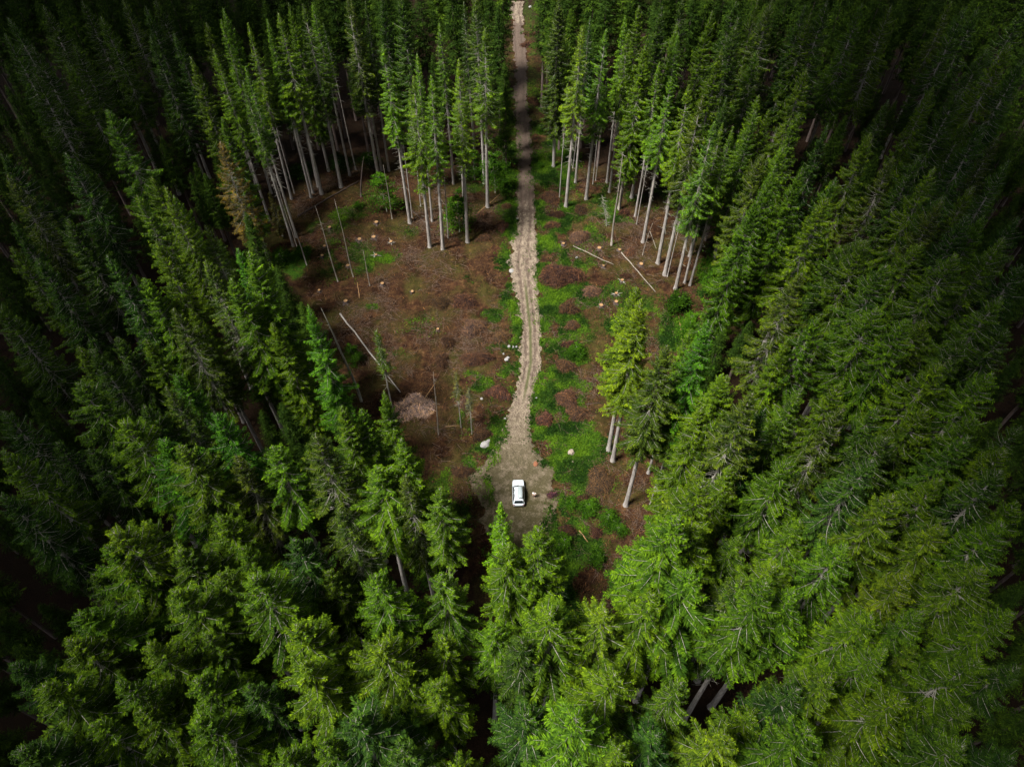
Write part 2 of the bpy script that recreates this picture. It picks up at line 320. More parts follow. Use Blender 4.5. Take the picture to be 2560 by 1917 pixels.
# road: a rutted strip lying on the ground with ragged verges that sink into it
ys = np.arange(float(ry[0]) + .5, 215, .22); K = 34
V = []; RM = []; MD = []
ed = lambda s, sd: (fbm(ys, ys * 0 + sd, 2.4, 91, 4) - .5) * s
for k in range(K):
    t = k / (K - 1); l, r = road_edges(ys); mc = (l + r) / 2 + (fbm(ys, ys * 0 + 90, 14, 5, 2) - .5) * .5
    l = l + (vnoise(ys, ys * 0 + 7, .6, 13) - .5) * .9; r = r + (vnoise(ys, ys * 0 + 31, .6, 14) - .5) * .8
    nr_ = 1 + 1.6 * (1 - sstep(58, 72, ys)); l = l + ed(1.9, 3.0) * nr_ ; r = r + ed(1.5, 57.0) * nr_
    x = l + (r - l) * t; w = (r - l)
    e = min(t, 1 - t) * w
    z = -.04 + .10 * sstep(0, .5, e)
    rut = np.exp(-((np.abs(x - mc) - .85) / .28) ** 2) * sstep(74, 82, ys)
    z = z - .11 * rut + (fbm(x, ys, .9, 17, 4) - .5) * .09 + (vnoise(x, ys, .45, 23) - .5) * .04
    gz_ = np.array([bil(a, c) for a, c in zip(x, ys)])
    V.append(np.stack([x, ys, np.maximum(gz_ * .6 + .06, gz_ - .1) + z], -1)); RM.append(rut); MD.append(np.exp(-((x - mc) / .38) ** 2) * sstep(72, 80, ys) * (1 - sstep(100, 112, ys)))
V = np.stack(V, 0); idx = np.arange(V.shape[0] * V.shape[1]).reshape(V.shape[:2])
Fq = np.stack([idx[:-1, :-1], idx[1:, :-1], idx[1:, 1:], idx[:-1, 1:]], -1).reshape(-1, 4)
me = mesh_np('road', V.reshape(-1, 3), Fq, {'rut': np.stack(RM, 0).ravel(), 'middle': np.stack(MD, 0).ravel()}, smooth=True)
m, nt, ns, ls = mat('stony track')
tc = node(ns, 'ShaderNodeTexCoord'); ov = tc.outputs['Object']
mp = node(ns, 'ShaderNodeMapping'); mp.inputs['Scale'].default_value = (1.5, .8, 1); ls.new(ov, mp.inputs[0])
f1 = noise(ns, ls, 1.0, 9, mp.outputs[0], .8); f2 = noise(ns, ls, 6.0, 9, mp.outputs[0], .85); f3 = noise(ns, ls, 9, 4, ov, .7)
rt = node(ns, 'ShaderNodeAttribute', attribute_name='rut').outputs['Fac']
base = ramp(ns, ls, f2, [(.34, (.045, .031, .026)), (.44, (.12, .09, .068)), (.52, (.25, .205, .155)), (.63, (.43, .37, .29))])
mud = ramp(ns, ls, f2, [(.35, (.030, .020, .018)), (.58, (.072, .047, .040)), (.78, (.20, .155, .12))])
sep = node(ns, 'ShaderNodeSeparateXYZ'); ls.new(ov, sep.inputs[0])
mudw = math_(ns, ls, 'ADD', f1, math_(ns, ls, 'MULTIPLY', rt, .11))
farmud = node(ns, 'ShaderNodeMapRange'); farmud.inputs[1].default_value = 122; farmud.inputs[2].default_value = 150; ls.new(sep.outputs[1], farmud.inputs[0])
farend = node(ns, 'ShaderNodeMapRange'); farend.inputs[1].default_value = 196; farend.inputs[2].default_value = 204; ls.new(sep.outputs[1], farend.inputs[0])
nearm = node(ns, 'ShaderNodeMapRange'); nearm.inputs[1].default_value = 76; nearm.inputs[2].default_value = 58; ls.new(sep.outputs[1], nearm.inputs[0])
mf = ramp(ns, ls, math_(ns, ls, 'ADD', math_(ns, ls, 'ADD', mudw, math_(ns, ls, 'MULTIPLY', math_(ns, ls, 'SUBTRACT', farmud.outputs[0], farend.outputs[0]), .45)), math_(ns, ls, 'MULTIPLY', f3, .12)), [(.50, (0, 0, 0)), (.68, (1, 1, 1))])
col = mixc(ns, ls, math_(ns, ls, 'MULTIPLY', mf, .78), base, mud)
mdl = node(ns, 'ShaderNodeAttribute', attribute_name='middle').outputs['Fac']
mgf = ramp(ns, ls, math_(ns, ls, 'ADD', f2, math_(ns, ls, 'MULTIPLY', mdl, .22)), [(.58, (0, 0, 0)), (.68, (1, 1, 1))])
col = mixc(ns, ls, math_(ns, ls, 'MULTIPLY', mgf, math_(ns, ls, 'MULTIPLY', mdl, .8)), col, (.045, .062, .014))
f4 = noise(ns, ls, .55, 6, ov, .78)
gfa = ramp(ns, ls, f4, [(.47, (1, 1, 1)), (.58, (0, 0, 0))])
col = mixc(ns, ls, math_(ns, ls, 'MULTIPLY', nearm.outputs[0], .58), col, (.080, .068, .038))
col = mixc(ns, ls, math_(ns, ls, 'MULTIPLY', gfa, math_(ns, ls, 'MULTIPLY', nearm.outputs[0], .92)), col, ramp(ns, ls, f3, [(.3, (.022, .022, .008)), (.55, (.055, .048, .02)), (.75, (.12, .10, .06))]))
b = node(ns, 'ShaderNodeBsdfPrincipled', Roughness=.95); b.inputs['Specular IOR Level'].default_value = .15; ls.new(col, b.inputs['Base Color'])
bp = node(ns, 'ShaderNodeBump', Strength=.8, Distance=.07); ls.new(f2, bp.inputs['Height']); ls.new(bp.outputs[0], b.inputs['Normal'])
o = node(ns, 'ShaderNodeOutputMaterial'); ls.new(b.outputs[0], o.inputs[0])
tag(link('road', me, m), kind='structure')

# ------------------------------------------------------------------ spruce kinds
def kites(p, d, l, w, n):
    """p base, d unit direction, n unit side: leaf-like quads"""
    mid = p + d * (l * .45)[:, None]
    V = np.stack([p, mid + n * w[:, None], p + d * l[:, None], mid - n * w[:, None]], 1)
    return V.reshape(-1, 3)
def nrm(a): return a / (np.linalg.norm(a, axis=-1, keepdims=True) + 1e-9)
def wood(tr, limbs):
    """bole and limbs in one mesh: bark on the bole, lichen on the limbs"""
    Va, Vb = np.concatenate(tr.V), np.concatenate(limbs.V) if limbs.V else np.zeros((0, 3))
    Fa = np.concatenate(tr.F); Fb = np.concatenate(limbs.F) + len(Va) if limbs.V else np.zeros((0, 4), int)
    me = mesh_np('trunk', np.concatenate([Va, Vb]), np.concatenate([Fa, Fb]), smooth=True)
    me.polygons.foreach_set('material_index', np.concatenate([np.zeros(len(Fa), np.int32), np.ones(len(Fb), np.int32)]))
    return me
def spruce(seed, H, cb, Rm, dens=1.0, bare=.28, stub=.5, step=.082, trunk_r=.34, wide=1.0, droop=1.0, twig=1.0, gaps=.08, cone=1.3, pw=.62):
    r = np.random.default_rng(seed)
    KV, KF, KR = [], [], []; limbs = Tubes(3); n_k = 0
    ph = r.random() * 6.28
    sway = lambda z: np.stack([np.sin(z * .11 + ph) * .10 * z / H, np.cos(z * .09 + ph * 2) * .10 * z / H], -1)
    z = H - .25; zc = cb * H; a0 = 0
    side_bias = r.random() * 6.28
    while z > zc:
        t = (H - z) / (H - zc)
        prof = min(1, (t * cone) ** pw) * (1 - .35 * max(0, (t - .78) / .22))
        nb = int(r.integers(5, 8)) if t > .06 else 4
        a0 += 2.4
        for k in range(nb):
            if t > .12 and r.random() < gaps + .22 * max(0, t - .7): continue
            az = a0 + k * 6.283 / nb + r.normal(0, .16)
            L = Rm * .87 * prof * r.uniform(.55, 1.22) * (1 + .10 * math.cos(az - side_bias) + .13 * math.sin(3 * az + z * .55 + side_bias)) + .10
            zb = z + r.uniform(-.2, .2)
            e0 = R(58) * (1 - min(1, t * 2.2)) + R(6) - R(20) * min(1, t * 1.1) * droop + r.normal(0, .09)
            fw = np.array([math.cos(az), math.sin(az), 0]); sd = np.array([-fw[1], fw[0], 0])
            c0 = sway(np.array(zb))
            if r.random() < .02: L *= 1.35
            bend = r.normal(0, .10)
            def spine(s):
                s = np.asarray(s)[..., None]
                return np.array([c0[0], c0[1], zb]) + fw * (L * s * math.cos(e0)) + sd * (L * bend * s * s) + np.array([0, 0, 1.0]) * L * (s * math.sin(e0) - .32 * droop * min(1, t * 2) * s + .34 * droop * min(1, t * 2) * s ** 2.2)
            ss = np.linspace(0, .88, 5)
            limbs.add(spine(ss), .008 + (.012 + .011 * L) * (1 - ss) ** 1.3)
            b0 = bare * min(1, t * 2.5)
            s = np.arange(b0 + .02, 1.0, step / max(L, .4) / dens); s = s + r.uniform(-.3, .3, len(s)) * step / max(L, .4)
            s = np.clip(s, .03, 1)
            P0 = spine(s); bv = r.normal(.5, .17)
            for sgn in (-1, 1, 0, 2):
                if sgn == 2:
                    if t < .06: continue
                    q = r.random(len(s)) < .5; p = P0[q]; sq = s[q]       # upward shoots
                    d = fw * .6 + np.array([0, 0, .5]) + r.normal(0, .35, (len(p), 3)); l = r.uniform(.14, .30, len(p)) * twig
                elif sgn == 0:
                    q = r.random(len(s)) < (.8 if t > .1 else .3); p = P0[q]; sq = s[q]
                    d = fw * .45 + np.array([0, 0, -1.0]) + r.normal(0, .28, (len(p), 3)); l = (r.uniform(.25, .6, len(p))) * min(1, .35 + L * .3) * twig
                else:
                    p = P0; sq = s
                    d = fw * r.uniform(.45, .95, (len(p), 1)) + sd * sgn + np.array([0, 0, 1.0]) * r.normal(-.22 * droop, .22, (len(p), 1))
                    l = np.minimum(.66 * wide, (.28 * L * (1.06 - s) ** .6 + .12) * wide) * r.uniform(.65, 1.25, len(p)) * twig
                if len(p) == 0: continue
                d = nrm(d)
                up = nrm(np.array([0, 0, 1.0]) + r.normal(0, .55, (len(p), 3)))
                n = nrm(np.cross(d, up))
                w = l * r.uniform(.055, .115, len(p)) + .012
                KV.append(kites(p, d, l, w, n))
                vy = np.clip(bv + r.normal(0, .2, len(p)), 0, 1)
                fr = np.clip((sq - .70) / .30, 0, 1) * .75 + .25 * (t < .10)
                KR.append(np.stack([np.repeat(vy, 4), (np.stack([fr * .5, fr, fr + .45, fr], 1) * r.uniform(.2, 1, (len(p), 1))).ravel()], 1))
                n_k += len(p)
        z -= (.25 + .20 * min(1, t * 2.5)) * r.uniform(.75, 1.3)
    V = np.concatenate(KV); A = np.concatenate(KR)
    crown = mesh_np('crown', V, np.arange(n_k * 4).reshape(-1, 4), {'vary': A[:, 0], 'fresh': np.clip(A[:, 1], 0, 1)})
    # dead stubs below the crown
    for k in range(int(26 * stub)):
        zz = zc - abs(r.normal(0, .16)) * H * .6
        if zz < 3: continue
        az = r.random() * 6.28; L = r.uniform(.4, 1.6); c0 = sway(np.array(zz)); s = np.linspace(0, 1, 4)
        fw = np.array([math.cos(az), math.sin(az), 0])
        limbs.add(np.array([c0[0], c0[1], zz]) + fw * (s * L)[:, None] + np.array([0, 0, 1.0]) * (-.25 * s * L + .3 * L * s ** 2 * r.uniform(-.6, 1))[:, None], .03 * (1 - s) + .008)
    tr = Tubes(8); zz = np.concatenate([[0, .25, .7, 1.5], np.linspace(3, H - .1, 16)])
    c = sway(zz); rad = trunk_r * (1 - zz / H) ** .85 + .012; rad[0] *= 1.5; rad[1] *= 1.28; rad[2] *= 1.1
    tr.add(np.stack([c[:, 0], c[:, 1], zz - np.where(zz == 0, .35, 0)], -1), rad)
    return wood(tr, limbs), crown

H0 = 38.0
VAR = {
 'full': [spruce(100 + i, H0, cb, Rm, bare=br, dens=dn, wide=wd, droop=dr, gaps=gp) for i, (cb, Rm, br, dn, wd, dr, gp) in enumerate([(.40, 3.8, .24, 1.0, 1.0, 1.0, .12), (.44, 3.4, .22, 1.05, .9, 1.1, .14), (.38, 4.2, .28, 1.0, 1.05, .9, .18), (.46, 3.2, .2, 1.1, .95, 1.2, .12), (.42, 3.7, .26, 1.0, 1.0, 1.3, .17), (.43, 4.0, .24, 1.0, .85, .8, .18), (.42, 3.6, .33, .95, 1.0, 1.0, .26)])],
 'sparse': [spruce(200 + i, H0, cb, Rm, bare=.42, dens=.8, droop=dr, gaps=.22, wide=.95) for i, (cb, Rm, dr) in enumerate([(.38, 4.2, .9), (.40, 3.9, 1.2), (.43, 3.7, 1.0)])],
 'star': [spruce(300 + i, H0, .45, 4.2, bare=.18, dens=1.15, droop=.75, gaps=.30, wide=.75) for i in range(2)],
 'high': [spruce(400 + i, H0, cb, Rm, bare=.25, dens=.85, droop=dr, stub=2.2, trunk_r=.37, gaps=gp, cone=1.3, pw=.7) for i, (cb, Rm, dr, gp) in enumerate([(.44, 3.5, 1.3, .30), (.50, 3.0, 1.5, .34), (.46, 2.8, 1.4, .32), (.41, 3.3, 1.2, .36)])],
 'mid': [spruce(500 + i, H0, cb, Rm, bare=.25, dens=1.0, stub=2.0, trunk_r=.26, gaps=.2, cone=1.25, pw=.72) for i, (cb, Rm) in enumerate([(.50, 2.3), (.56, 2.1), (.46, 2.5)])],
 'broad': [spruce(150 + i, H0, cb, Rm, bare=br, dens=dn, wide=wd, droop=dr, gaps=gp, cone=1.7, pw=.64) for i, (cb, Rm, br, dn, wd, dr, gp) in enumerate([(.54, 3.7, .24, 1.0, 1.0, 1.0, .14), (.57, 3.4, .22, 1.05, .9, 1.1, .16), (.52, 4.1, .28, 1.0, 1.0, .9, .2), (.58, 3.2, .2, 1.1, .95, 1.2, .12), (.55, 3.9, .30, 1.0, .85, .8, .22), (.53, 3.6, .26, 1.0, 1.0, 1.3, .18)])],
 'edge': [spruce(450 + i, H0, cb, Rm, bare=.22, dens=1.0, droop=dr, stub=.3, gaps=.13) for i, (cb, Rm, dr) in enumerate([(.16, 4.0, 1.0), (.22, 3.7, 1.2), (.28, 3.5, .9)])],
 'slim': [spruce(600 + i, H0, cb, Rm, bare=.2, dens=.9, stub=1.6, trunk_r=.16, gaps=.3) for i, (cb, Rm) in enumerate([(.66, 1.6), (.72, 1.4)])],
 'young': [spruce(700 + i, 12, .12, 1.9, bare=.1, dens=1.1, stub=0, trunk_r=.13, step=.12) for i in range(2)],
}
COLS = {'b': (.060, .122, .008), 'B': (.046, .138, .012), 'c': (.080, .180, .008), 'd': (.030, .070, .011), 'y': (.053, .108, .010), 'Y': (.074, .130, .010), 'g': (.054, .092, .013), 'o': (.050, .078, .013), 's': (.058, .108, .009), 'x': (.095, .078, .028)}
LOOK = {'b': 'fresh green', 'B': 'lush green', 'c': 'vivid green', 'd': 'deep green', 'y': 'olive green', 'Y': 'yellow-tipped', 'g': 'grey-limbed', 'o': 'brownish olive', 's': 'star-shaped', 'x': 'dying brown'}
def link_wood(tm, e, a=None, b=None):
    if len(tm.materials) == 0: tm.materials.append(a or M_BARK); tm.materials.append(b or M_LIMB)
    return link('trunk', tm, None, e)
TREES = []     # dicts of placed spruces
def near_tree(x, y, d):
    return any((t['x'] - x) ** 2 + (t['y'] - y) ** 2 < d * d for t in TREES)
CWA = np.array(CLEAR_W)
def clear_dist(x, y):
    a, b = CWA, np.roll(CWA, -1, 0); q = np.array([x, y]); ab = b - a
    t = np.clip(((q - a) * ab).sum(1) / (ab ** 2).sum(1), 0, 1)
    return float(np.min(np.linalg.norm(a + ab * t[:, None] - q, axis=1)))
for w in FEET.split():
    a, b_, sz, k, h = w.split(','); p = P(float(a), float(b_)); h = float(h)
    TREES.append(dict(x=p.x, y=p.y, h=h, var={'T': 'high', 'M': 'mid', 'S': 'slim', 'W': 'full'}[sz], k=k, foot=True))
for (px, py, k) in TOPS:
    h = 38.0 + random.gauss(0, 2.3)
    if k == 'c': h = 37; py += 7; px -= 2
    p = P(px, py, h)
    if near_tree(p.x, p.y, 2.6): continue
    v = 'full'
    if k == 'c': v = 'mid'
    if k in 'gx': v = 'sparse'
    if k == 's': v = 'star'
    if v == 'full' and (py > 930 or (px > 1750 and py > 600)): v = 'broad'
    if v in ('full', 'broad') and py < 1150 and clear_dist(p.x, p.y) < 9: v = 'edge'
    TREES.append(dict(x=p.x, y=p.y, h=h, var=v, k=k, foot=False))
N_TOPS = len(TREES)
# the rest of the wood, where the photograph shows no single treetop
cand = []
FILL = []
def blocks(x, y, h):
    for f in (.45, .6, .75, .9, 1.0):
        for dx in (-1.8, 0, 1.8):
            u, v, d = proj((x + dx * (1.05 - f), y, h * f))
            if inside(u, v, CLEAR_PX): return True
    return False
for k in range(16000):
    x, y = random.uniform(-150, 150), random.uniform(-22, 178)
    if inside(x, y, CLEAR_W): continue
    l, r = road_edges(y)
    if y > 45 and l - 1.8 < x < r + 1.8: continue
    h = random.uniform(19, 27) if y < 150 else random.uniform(30, 37)
    u, v, d = proj((x, y, h)); u2, v2, d2 = proj((x, y, h * .5))
    ins = -40 < u < 2600 and -20 < v < 1950
    if d < 5: continue
    vis = (-230 < u < 2790 or -230 < u2 < 2790) and v2 > -200 and v < 2300
    if not vis: continue
    if near_tree(x, y, 5.2 if ins and y < 150 else 6.0): continue
    if ins and y < 125 and any((a - x) ** 2 + (b_ - y) ** 2 < 26 for a, b_, *_ in FILL): continue
    if any((a - x) ** 2 + (b_ - y) ** 2 < 21 for a, b_, *_ in FILL): continue
    if blocks(x, y, h): continue
    FILL.append((x, y, h, ins))
FILL.sort(key=lambda f: (not f[3], f[1]))
budget = max(0, 300 - len(TREES)); rest = []
for (x, y, h, ins) in FILL:
    if ins and budget > 0:
        k = random.choice('bbydd'); budget -= 1
        TREES.append(dict(x=x, y=y, h=h, var=random.choice(['full', 'full', 'mid']), k=k, foot=False))
    else: rest.append((x, y, h))
print('TREES', N_TOPS, len(TREES), 'rest', len(rest), 'fill', len(FILL))

# labels: look, ordinal and part of the wood
ORD = ['first', 'second', 'third', 'fourth', 'fifth', 'sixth', 'seventh', 'eighth', 'ninth', 'tenth', 'eleventh', 'twelfth', 'thirteenth', 'fourteenth', 'fifteenth', 'sixteenth', 'seventeenth', 'eighteenth', 'nineteenth', 'twentieth']
def zone(t):
    u, v, d = proj((t['x'], t['y'], t['h'] * .86)); t['u'], t['v'] = u, v
    if t['foot']:
        f = proj((t['x'], t['y'], 0))
        if f[1] > 900: return 'bare-trunked spruces near the parked car'
        if f[0] < 1000: return 'bare-trunked spruces behind the brown clearing'
        if f[0] < 1285: return 'bare-trunked spruces just left of the track'
        if f[0] < 1560: return 'bare-trunked spruces just right of the track'
        return 'bare-trunked spruces on the right rim'
    c = ['far left', 'left', 'middle', 'right', 'far right'][int(np.clip(u // 512, 0, 4))]
    r_ = ['top edge', 'upper', 'centre', 'lower', 'bottom edge'][int(np.clip(v // 384, 0, 4))]
    return f'spruces at the {c}, ' + {'top edge': 'along the top edge', 'upper': 'in the upper wood', 'centre': 'in the middle band', 'lower': 'in the lower wood', 'bottom edge': 'along the bottom edge'}[r_]
groups = {}
for t in TREES:
    t['z'] = zone(t); groups.setdefault((t['z'], t['k']), []).append(t)
SZ = {'high': 'thick', 'mid': 'medium', 'slim': 'slender'}
for (zn, k), g in groups.items():
    g.sort(key=lambda t: t['u'])
    for i, t in enumerate(g):
        if len(g) == 1: t['label'] = f'the only {LOOK[k]} one of the {zn}'
        elif i == len(g) - 1: t['label'] = f'rightmost of the {LOOK[k]} {zn}'
        elif i == 0: t['label'] = f'leftmost of the {LOOK[k]} {zn}'
        else: t['label'] = f'{ORD[i]} from left of the {LOOK[k]} {zn}'
for t in TREES:
    if t['k'] == 'c': t['label'] = 'vivid green spruce whose tip covers the back corner of the white car'
    if t['k'] == 'x': t['label'] = 'dying brown spruce on the left edge of the wood behind the clearing'
for t in TREES:
    vs = VAR[t['var']]; tm, cm = random.choice(vs)
    gz_ = bil(t['x'], t['y']) - .05
    sc = t['h'] / H0
    e = empty('spruce_tree', (t['x'], t['y'], gz_), random.uniform(0, 6.28), sc)
    e.rotation_euler.x = random.gauss(0, .014); e.rotation_euler.y = random.gauss(0, .014)
    if t['var'] in ('full', 'sparse', 'star', 'edge', 'broad'):
        w = random.uniform(.80, 1.16); e.scale = (sc * w, sc * w, sc)
    tag(e, t['label'], 'spruce tree', 'spruces of the forest')
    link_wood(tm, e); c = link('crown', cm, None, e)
    if len(cm.materials) == 0: cm.materials.append(M_NEED)
    b0 = COLS[t['k']]; j = random.uniform(.82, 1.2) * (1.38 if t['foot'] and t['k'] in 'byY' else 1); hsh = random.uniform(-.12, .12)  # most clearing-edge crowns coloured lighter, painting in light from the open side
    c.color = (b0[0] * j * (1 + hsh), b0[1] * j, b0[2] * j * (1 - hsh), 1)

# the farther wood and the wood around the frame, as one mass
lowv = [spruce(800 + i, H0, .40 + .05 * i, 3.9, dens=.5, step=.17, stub=0, bare=.2, twig=1.7, gaps=.1) for i in range(3)]
def arrs(me):
    V = np.empty(len(me.vertices) * 3, np.float32); me.vertices.foreach_get('co', V)
    Fq = np.empty(len(me.loops), np.int32); me.loops.foreach_get('vertex_index', Fq)
    return V.reshape(-1, 3), Fq.reshape(-1, 4)
VV, FF, AV, AF, TT = [], [], [], [], Tubes(6); cnt = 0
for (x, y, h) in rest:
    tm, cm = random.choice(lowv); v, f = arrs(cm); a = random.uniform(0, 6.28); s = h / H0
    ca, sa = math.cos(a), math.sin(a)
    v = np.stack([(v[:, 0] * ca - v[:, 1] * sa) * s + x, (v[:, 0] * sa + v[:, 1] * ca) * s + y, v[:, 2] * s], -1)
    VV.append(v); FF.append(f + cnt); cnt += len(v)
    for nm, L in (('vary', AV), ('fresh', AF)):
        q = np.empty(len(v), np.float32); cm.attributes[nm].data.foreach_get('value', q)
        L.append(np.clip(q * random.uniform(.6, 1.1), 0, 1))
    TT.add(np.array([[x, y, -.3], [x, y, h * .5], [x, y, h * .95]]), np.array([.32, .2, .02]))
if rest:
    me = mesh_np('forest', np.concatenate(VV), np.concatenate(FF), {'vary': np.concatenate(AV), 'fresh': np.concatenate(AF)})
    fo = link('forest', me, M_NEED); fo.color = (.038, .080, .009, 1)
    tag(fo, 'dense dark spruce forest closing in behind and around the individual trees', 'forest', kind='stuff')
    link('trunks', TT.mesh('trunks'), M_DARKWOOD, fo)['kind'] = 'stuff'

# ------------------------------------------------------------------ leafy saplings, bushes
def leafy(seed, H, Rw, n, zlo=.15, leaf=.26, layers=6):
    r = np.random.default_rng(seed); lim = Tubes(4)
    z = np.linspace(0, H * .95, 6); lim.add(np.stack([np.sin(z * .5 + seed) * .12, np.cos(z * .4) * .12, z - .2], -1), .02 + .016 * H * (1 - z / H) * .7)
    KV, A = [], []
    nb = layers * 6
    for k in range(nb):
        zz = H * r.uniform(zlo, .92); az = r.random() * 6.28; L = Rw * r.uniform(.5, 1.05) * (1 - .75 * max(0, (zz / H - .45)) / .55)
        fw = np.array([math.cos(az), math.sin(az), r.uniform(-.05, .35)])
        s = np.linspace(0, 1, 4); lim.add(np.array([0, 0, zz]) + fw * (s * L * .8)[:, None], .025 * (1 - s) + .006)
        m_ = int(n / nb); s = r.uniform(.15, 1, m_) ** .7
        p = np.array([0, 0, zz]) + fw * (s * L)[:, None] + r.normal(0, 1, (m_, 3)) * np.array([.26, .26, .10]) * L * .8
        d = nrm(fw * .6 + r.normal(0, .7, (m_, 3)) * np.array([1, 1, .5])); l = leaf * r.uniform(.6, 1.4, m_)
        n_ = nrm(np.cross(d, nrm(np.array([0, 0, 1.0]) + r.normal(0, .35, (m_, 3)))))
        KV.append(kites(p, d, l, l * .36, n_)); bv = r.normal(.5, .15)
        A.append(np.stack([np.repeat(np.clip(bv + r.normal(0, .2, m_), 0, 1), 4), np.repeat(r.random(m_) * .6, 4)], 1))
    V = np.concatenate(KV); A = np.concatenate(A)
    V[:, 2] = np.maximum(V[:, 2], .05)
    return lim.mesh('stem', False), mesh_np('crown', V, np.arange(len(V)).reshape(-1, 4), {'vary': A[:, 0], 'fresh': A[:, 1]})
SAP = [leafy(31 + i, 9, 3.2, 3400) for i in range(3)]
BUSH = [leafy(51 + i, 3.0, 2.6, 2400, zlo=.1, leaf=.24) for i in range(2)]
SAPL = [(1425,1265,.55,.8,'leafy bush left of the low bushes, nearest the purple-brown heap'),
 (1470,1275,.7,.8,'leafy bush just below the small heap under the huge brush pile'),
 (1545,1330,.6,.6,'leafy bush beside the feathery young fir, upper left of it'),
 (1372,1395,.6,.6,'shaded leafy bush at the lower right corner of the gravel'),
 (1490,1400,.7,.55,'shaded leafy bush left of the feathery young fir'),
 (1850,640,1.0,.8,'bright leafy sapling behind the right rim, beside the tall spruces'),
 (1715,850,.8,.9,'bright leafy sapling on the green slope below the right rim'),
 (1350,420,.45,.9,'small bush on the right verge where the track darkens'),
 (1352,330,.5,.7,'small bush on the right verge farther up the dark track'),
 (1268,560,.4,1.0,'small bright bush on the left verge above the pale stones'),(966,530,1.1,.9,'leafy beech sapling in front of the back left trunks, crossed by a thin pole'),
 (898,520,.5,.85,'small leafy bush at the dark fallen trunk, left of the beech sapling'),
 (1149,580,1.15,1.0,'bright leafy beech sapling between the pale trunks left of the track'),
 (1236,482,1.2,.75,'broad green beech leaning over the left side of the track'),
 (1258,420,1.0,.55,'dark green beech behind the leaning beech beside the track'),
 (1186,450,.9,.7,'leafy beech behind the pale trunks, left of the one on the track'),
 (1690,775,1.3,.45,'dark round bush at the foot of the pale trunks, right of the long log'),
 (1800,655,1.1,.9,'bright leafy sapling behind the pale trunks on the right rim, upper one'),
 (1790,735,1.0,.95,'bright leafy sapling on the right rim, below the upper one'),
 (1758,700,.7,1.0,'low bright sapling reaching out over the brown soil on the right rim'),
 (886,905,.55,.6,'small feathery sapling left of the leaning slim spruce'),
 (1440,885,.75,.8,'ragged leafy shrub with bare twigs growing out of the brush right of the track'),
 (760,640,.8,.7,'leafy bush under the left edge of the clearing'),
 (705,655,1.0,.6,'green thicket bush at the far left rim of the clearing'),
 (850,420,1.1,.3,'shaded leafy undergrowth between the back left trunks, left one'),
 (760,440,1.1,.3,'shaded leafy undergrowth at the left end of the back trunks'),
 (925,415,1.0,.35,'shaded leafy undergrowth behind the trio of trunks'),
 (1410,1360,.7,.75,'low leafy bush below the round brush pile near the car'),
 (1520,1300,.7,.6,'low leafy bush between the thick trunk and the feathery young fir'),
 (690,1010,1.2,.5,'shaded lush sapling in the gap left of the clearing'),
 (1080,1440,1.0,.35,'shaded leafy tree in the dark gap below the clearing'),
 (760,1560,.9,.6,'small bright leafy tree between spruces at the lower left')]
for i, (px, py, s, br, lb) in enumerate(SAPL):
    p = P(px, py); low = 'bush' in lb or 'shrub' in lb or 'undergrowth' in lb
    sm, cm = random.choice(BUSH if low else SAP)
    e = empty('bush' if low else 'leafy_sapling', (p.x, p.y, bil(p.x, p.y)), random.uniform(0, 6), s)
    tag(e, lb, 'bush' if low else 'sapling', 'leafy undergrowth')
    link('stem', sm, M_LIMB, e); c = link('crown', cm, M_LEAF, e)
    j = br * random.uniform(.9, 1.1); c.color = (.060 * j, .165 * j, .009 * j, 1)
YOUNG = [(1572,1475,11.5,(.036,.115,.012),'feathery young fir in the gap below the brush piles, pale green'),
 (985,1040,22,(.055,.105,.010),'slim leaning young spruce in the brown clearing beside the fallen trunk'),
 (1153,1067,14.9,(.105,.115,.035),'pale yellowish slim spruce in the clearing left of the parked car'),
 (1180,1083,12.5,(.12,.13,.075),'greyish half-dead slim spruce, right of the pale yellowish one'),
 (707,591,11,(.085,.085,.02),'small drooping yellow-green spruce at the foot of the back left trunks'),
 (1395,1505,9,(.026,.075,.018),'dark little spruce in the shade at the bottom end of the clearing'),
 (1745,875,9,(.06,.13,.01),'small bright spruce on the slope right of the yellow-tipped pair')]
slimv = [spruce(900 + i, 20, .55, 1.5, bare=.15, dens=.85, stub=.8, trunk_r=.12, gaps=.25) for i in range(2)]
for (px, py, h, cc, lb) in YOUNG:
    p = P(px, py); vs = slimv if ('slim' in lb) else VAR['young']; hh = 20 if 'slim' in lb else 12
    tm, cm = random.choice(vs); e = empty('young_spruce', (p.x, p.y, bil(p.x, p.y)), random.uniform(0, 6), h / hh)
    if 'feathery' in lb: e.scale = (1.9, 1.9, .8)
    tag(e, lb, 'young tree', 'young conifers in the clearing')
    link_wood(tm, e); c = link('crown', cm, M_NEED, e); c.color = (*cc, 1)

# ------------------------------------------------------------------ dead trees, logs, stumps
def snag(h, rad, nb, lmax, seed, lean=(0, 0), zlo=.1, up=.15):
    r = np.random.default_rng(seed); T = Tubes(6); z = np.linspace(0, h, 8)
    T.add(np.stack([lean[0] * (z / h) ** 1.3 + np.sin(z * .4 + seed) * .06, lean[1] * z / h, z - .2 * (z == 0)], -1), rad * (1 - z / h) ** .7 + .02)
    B = Tubes(3)
    for k in range(nb):
        f = r.uniform(zlo, 1); L = lmax * r.uniform(.3, 1) * (1 - .5 * abs(f - .5)); az = r.random() * 6.28; s = np.linspace(0, 1, 4)
        q = np.array([lean[0] * f ** 1.3, lean[1] * f, h * f]); fw = np.array([math.cos(az), math.sin(az), 0])
        B.add(q + fw * (s * L)[:, None] + np.array([0, 0, 1.0]) * (-.15 * L * s + up * 3 * L * s ** 2 * r.uniform(0, 1))[:, None], .03 * (1 - s) + .008)
    return wood(T, B)
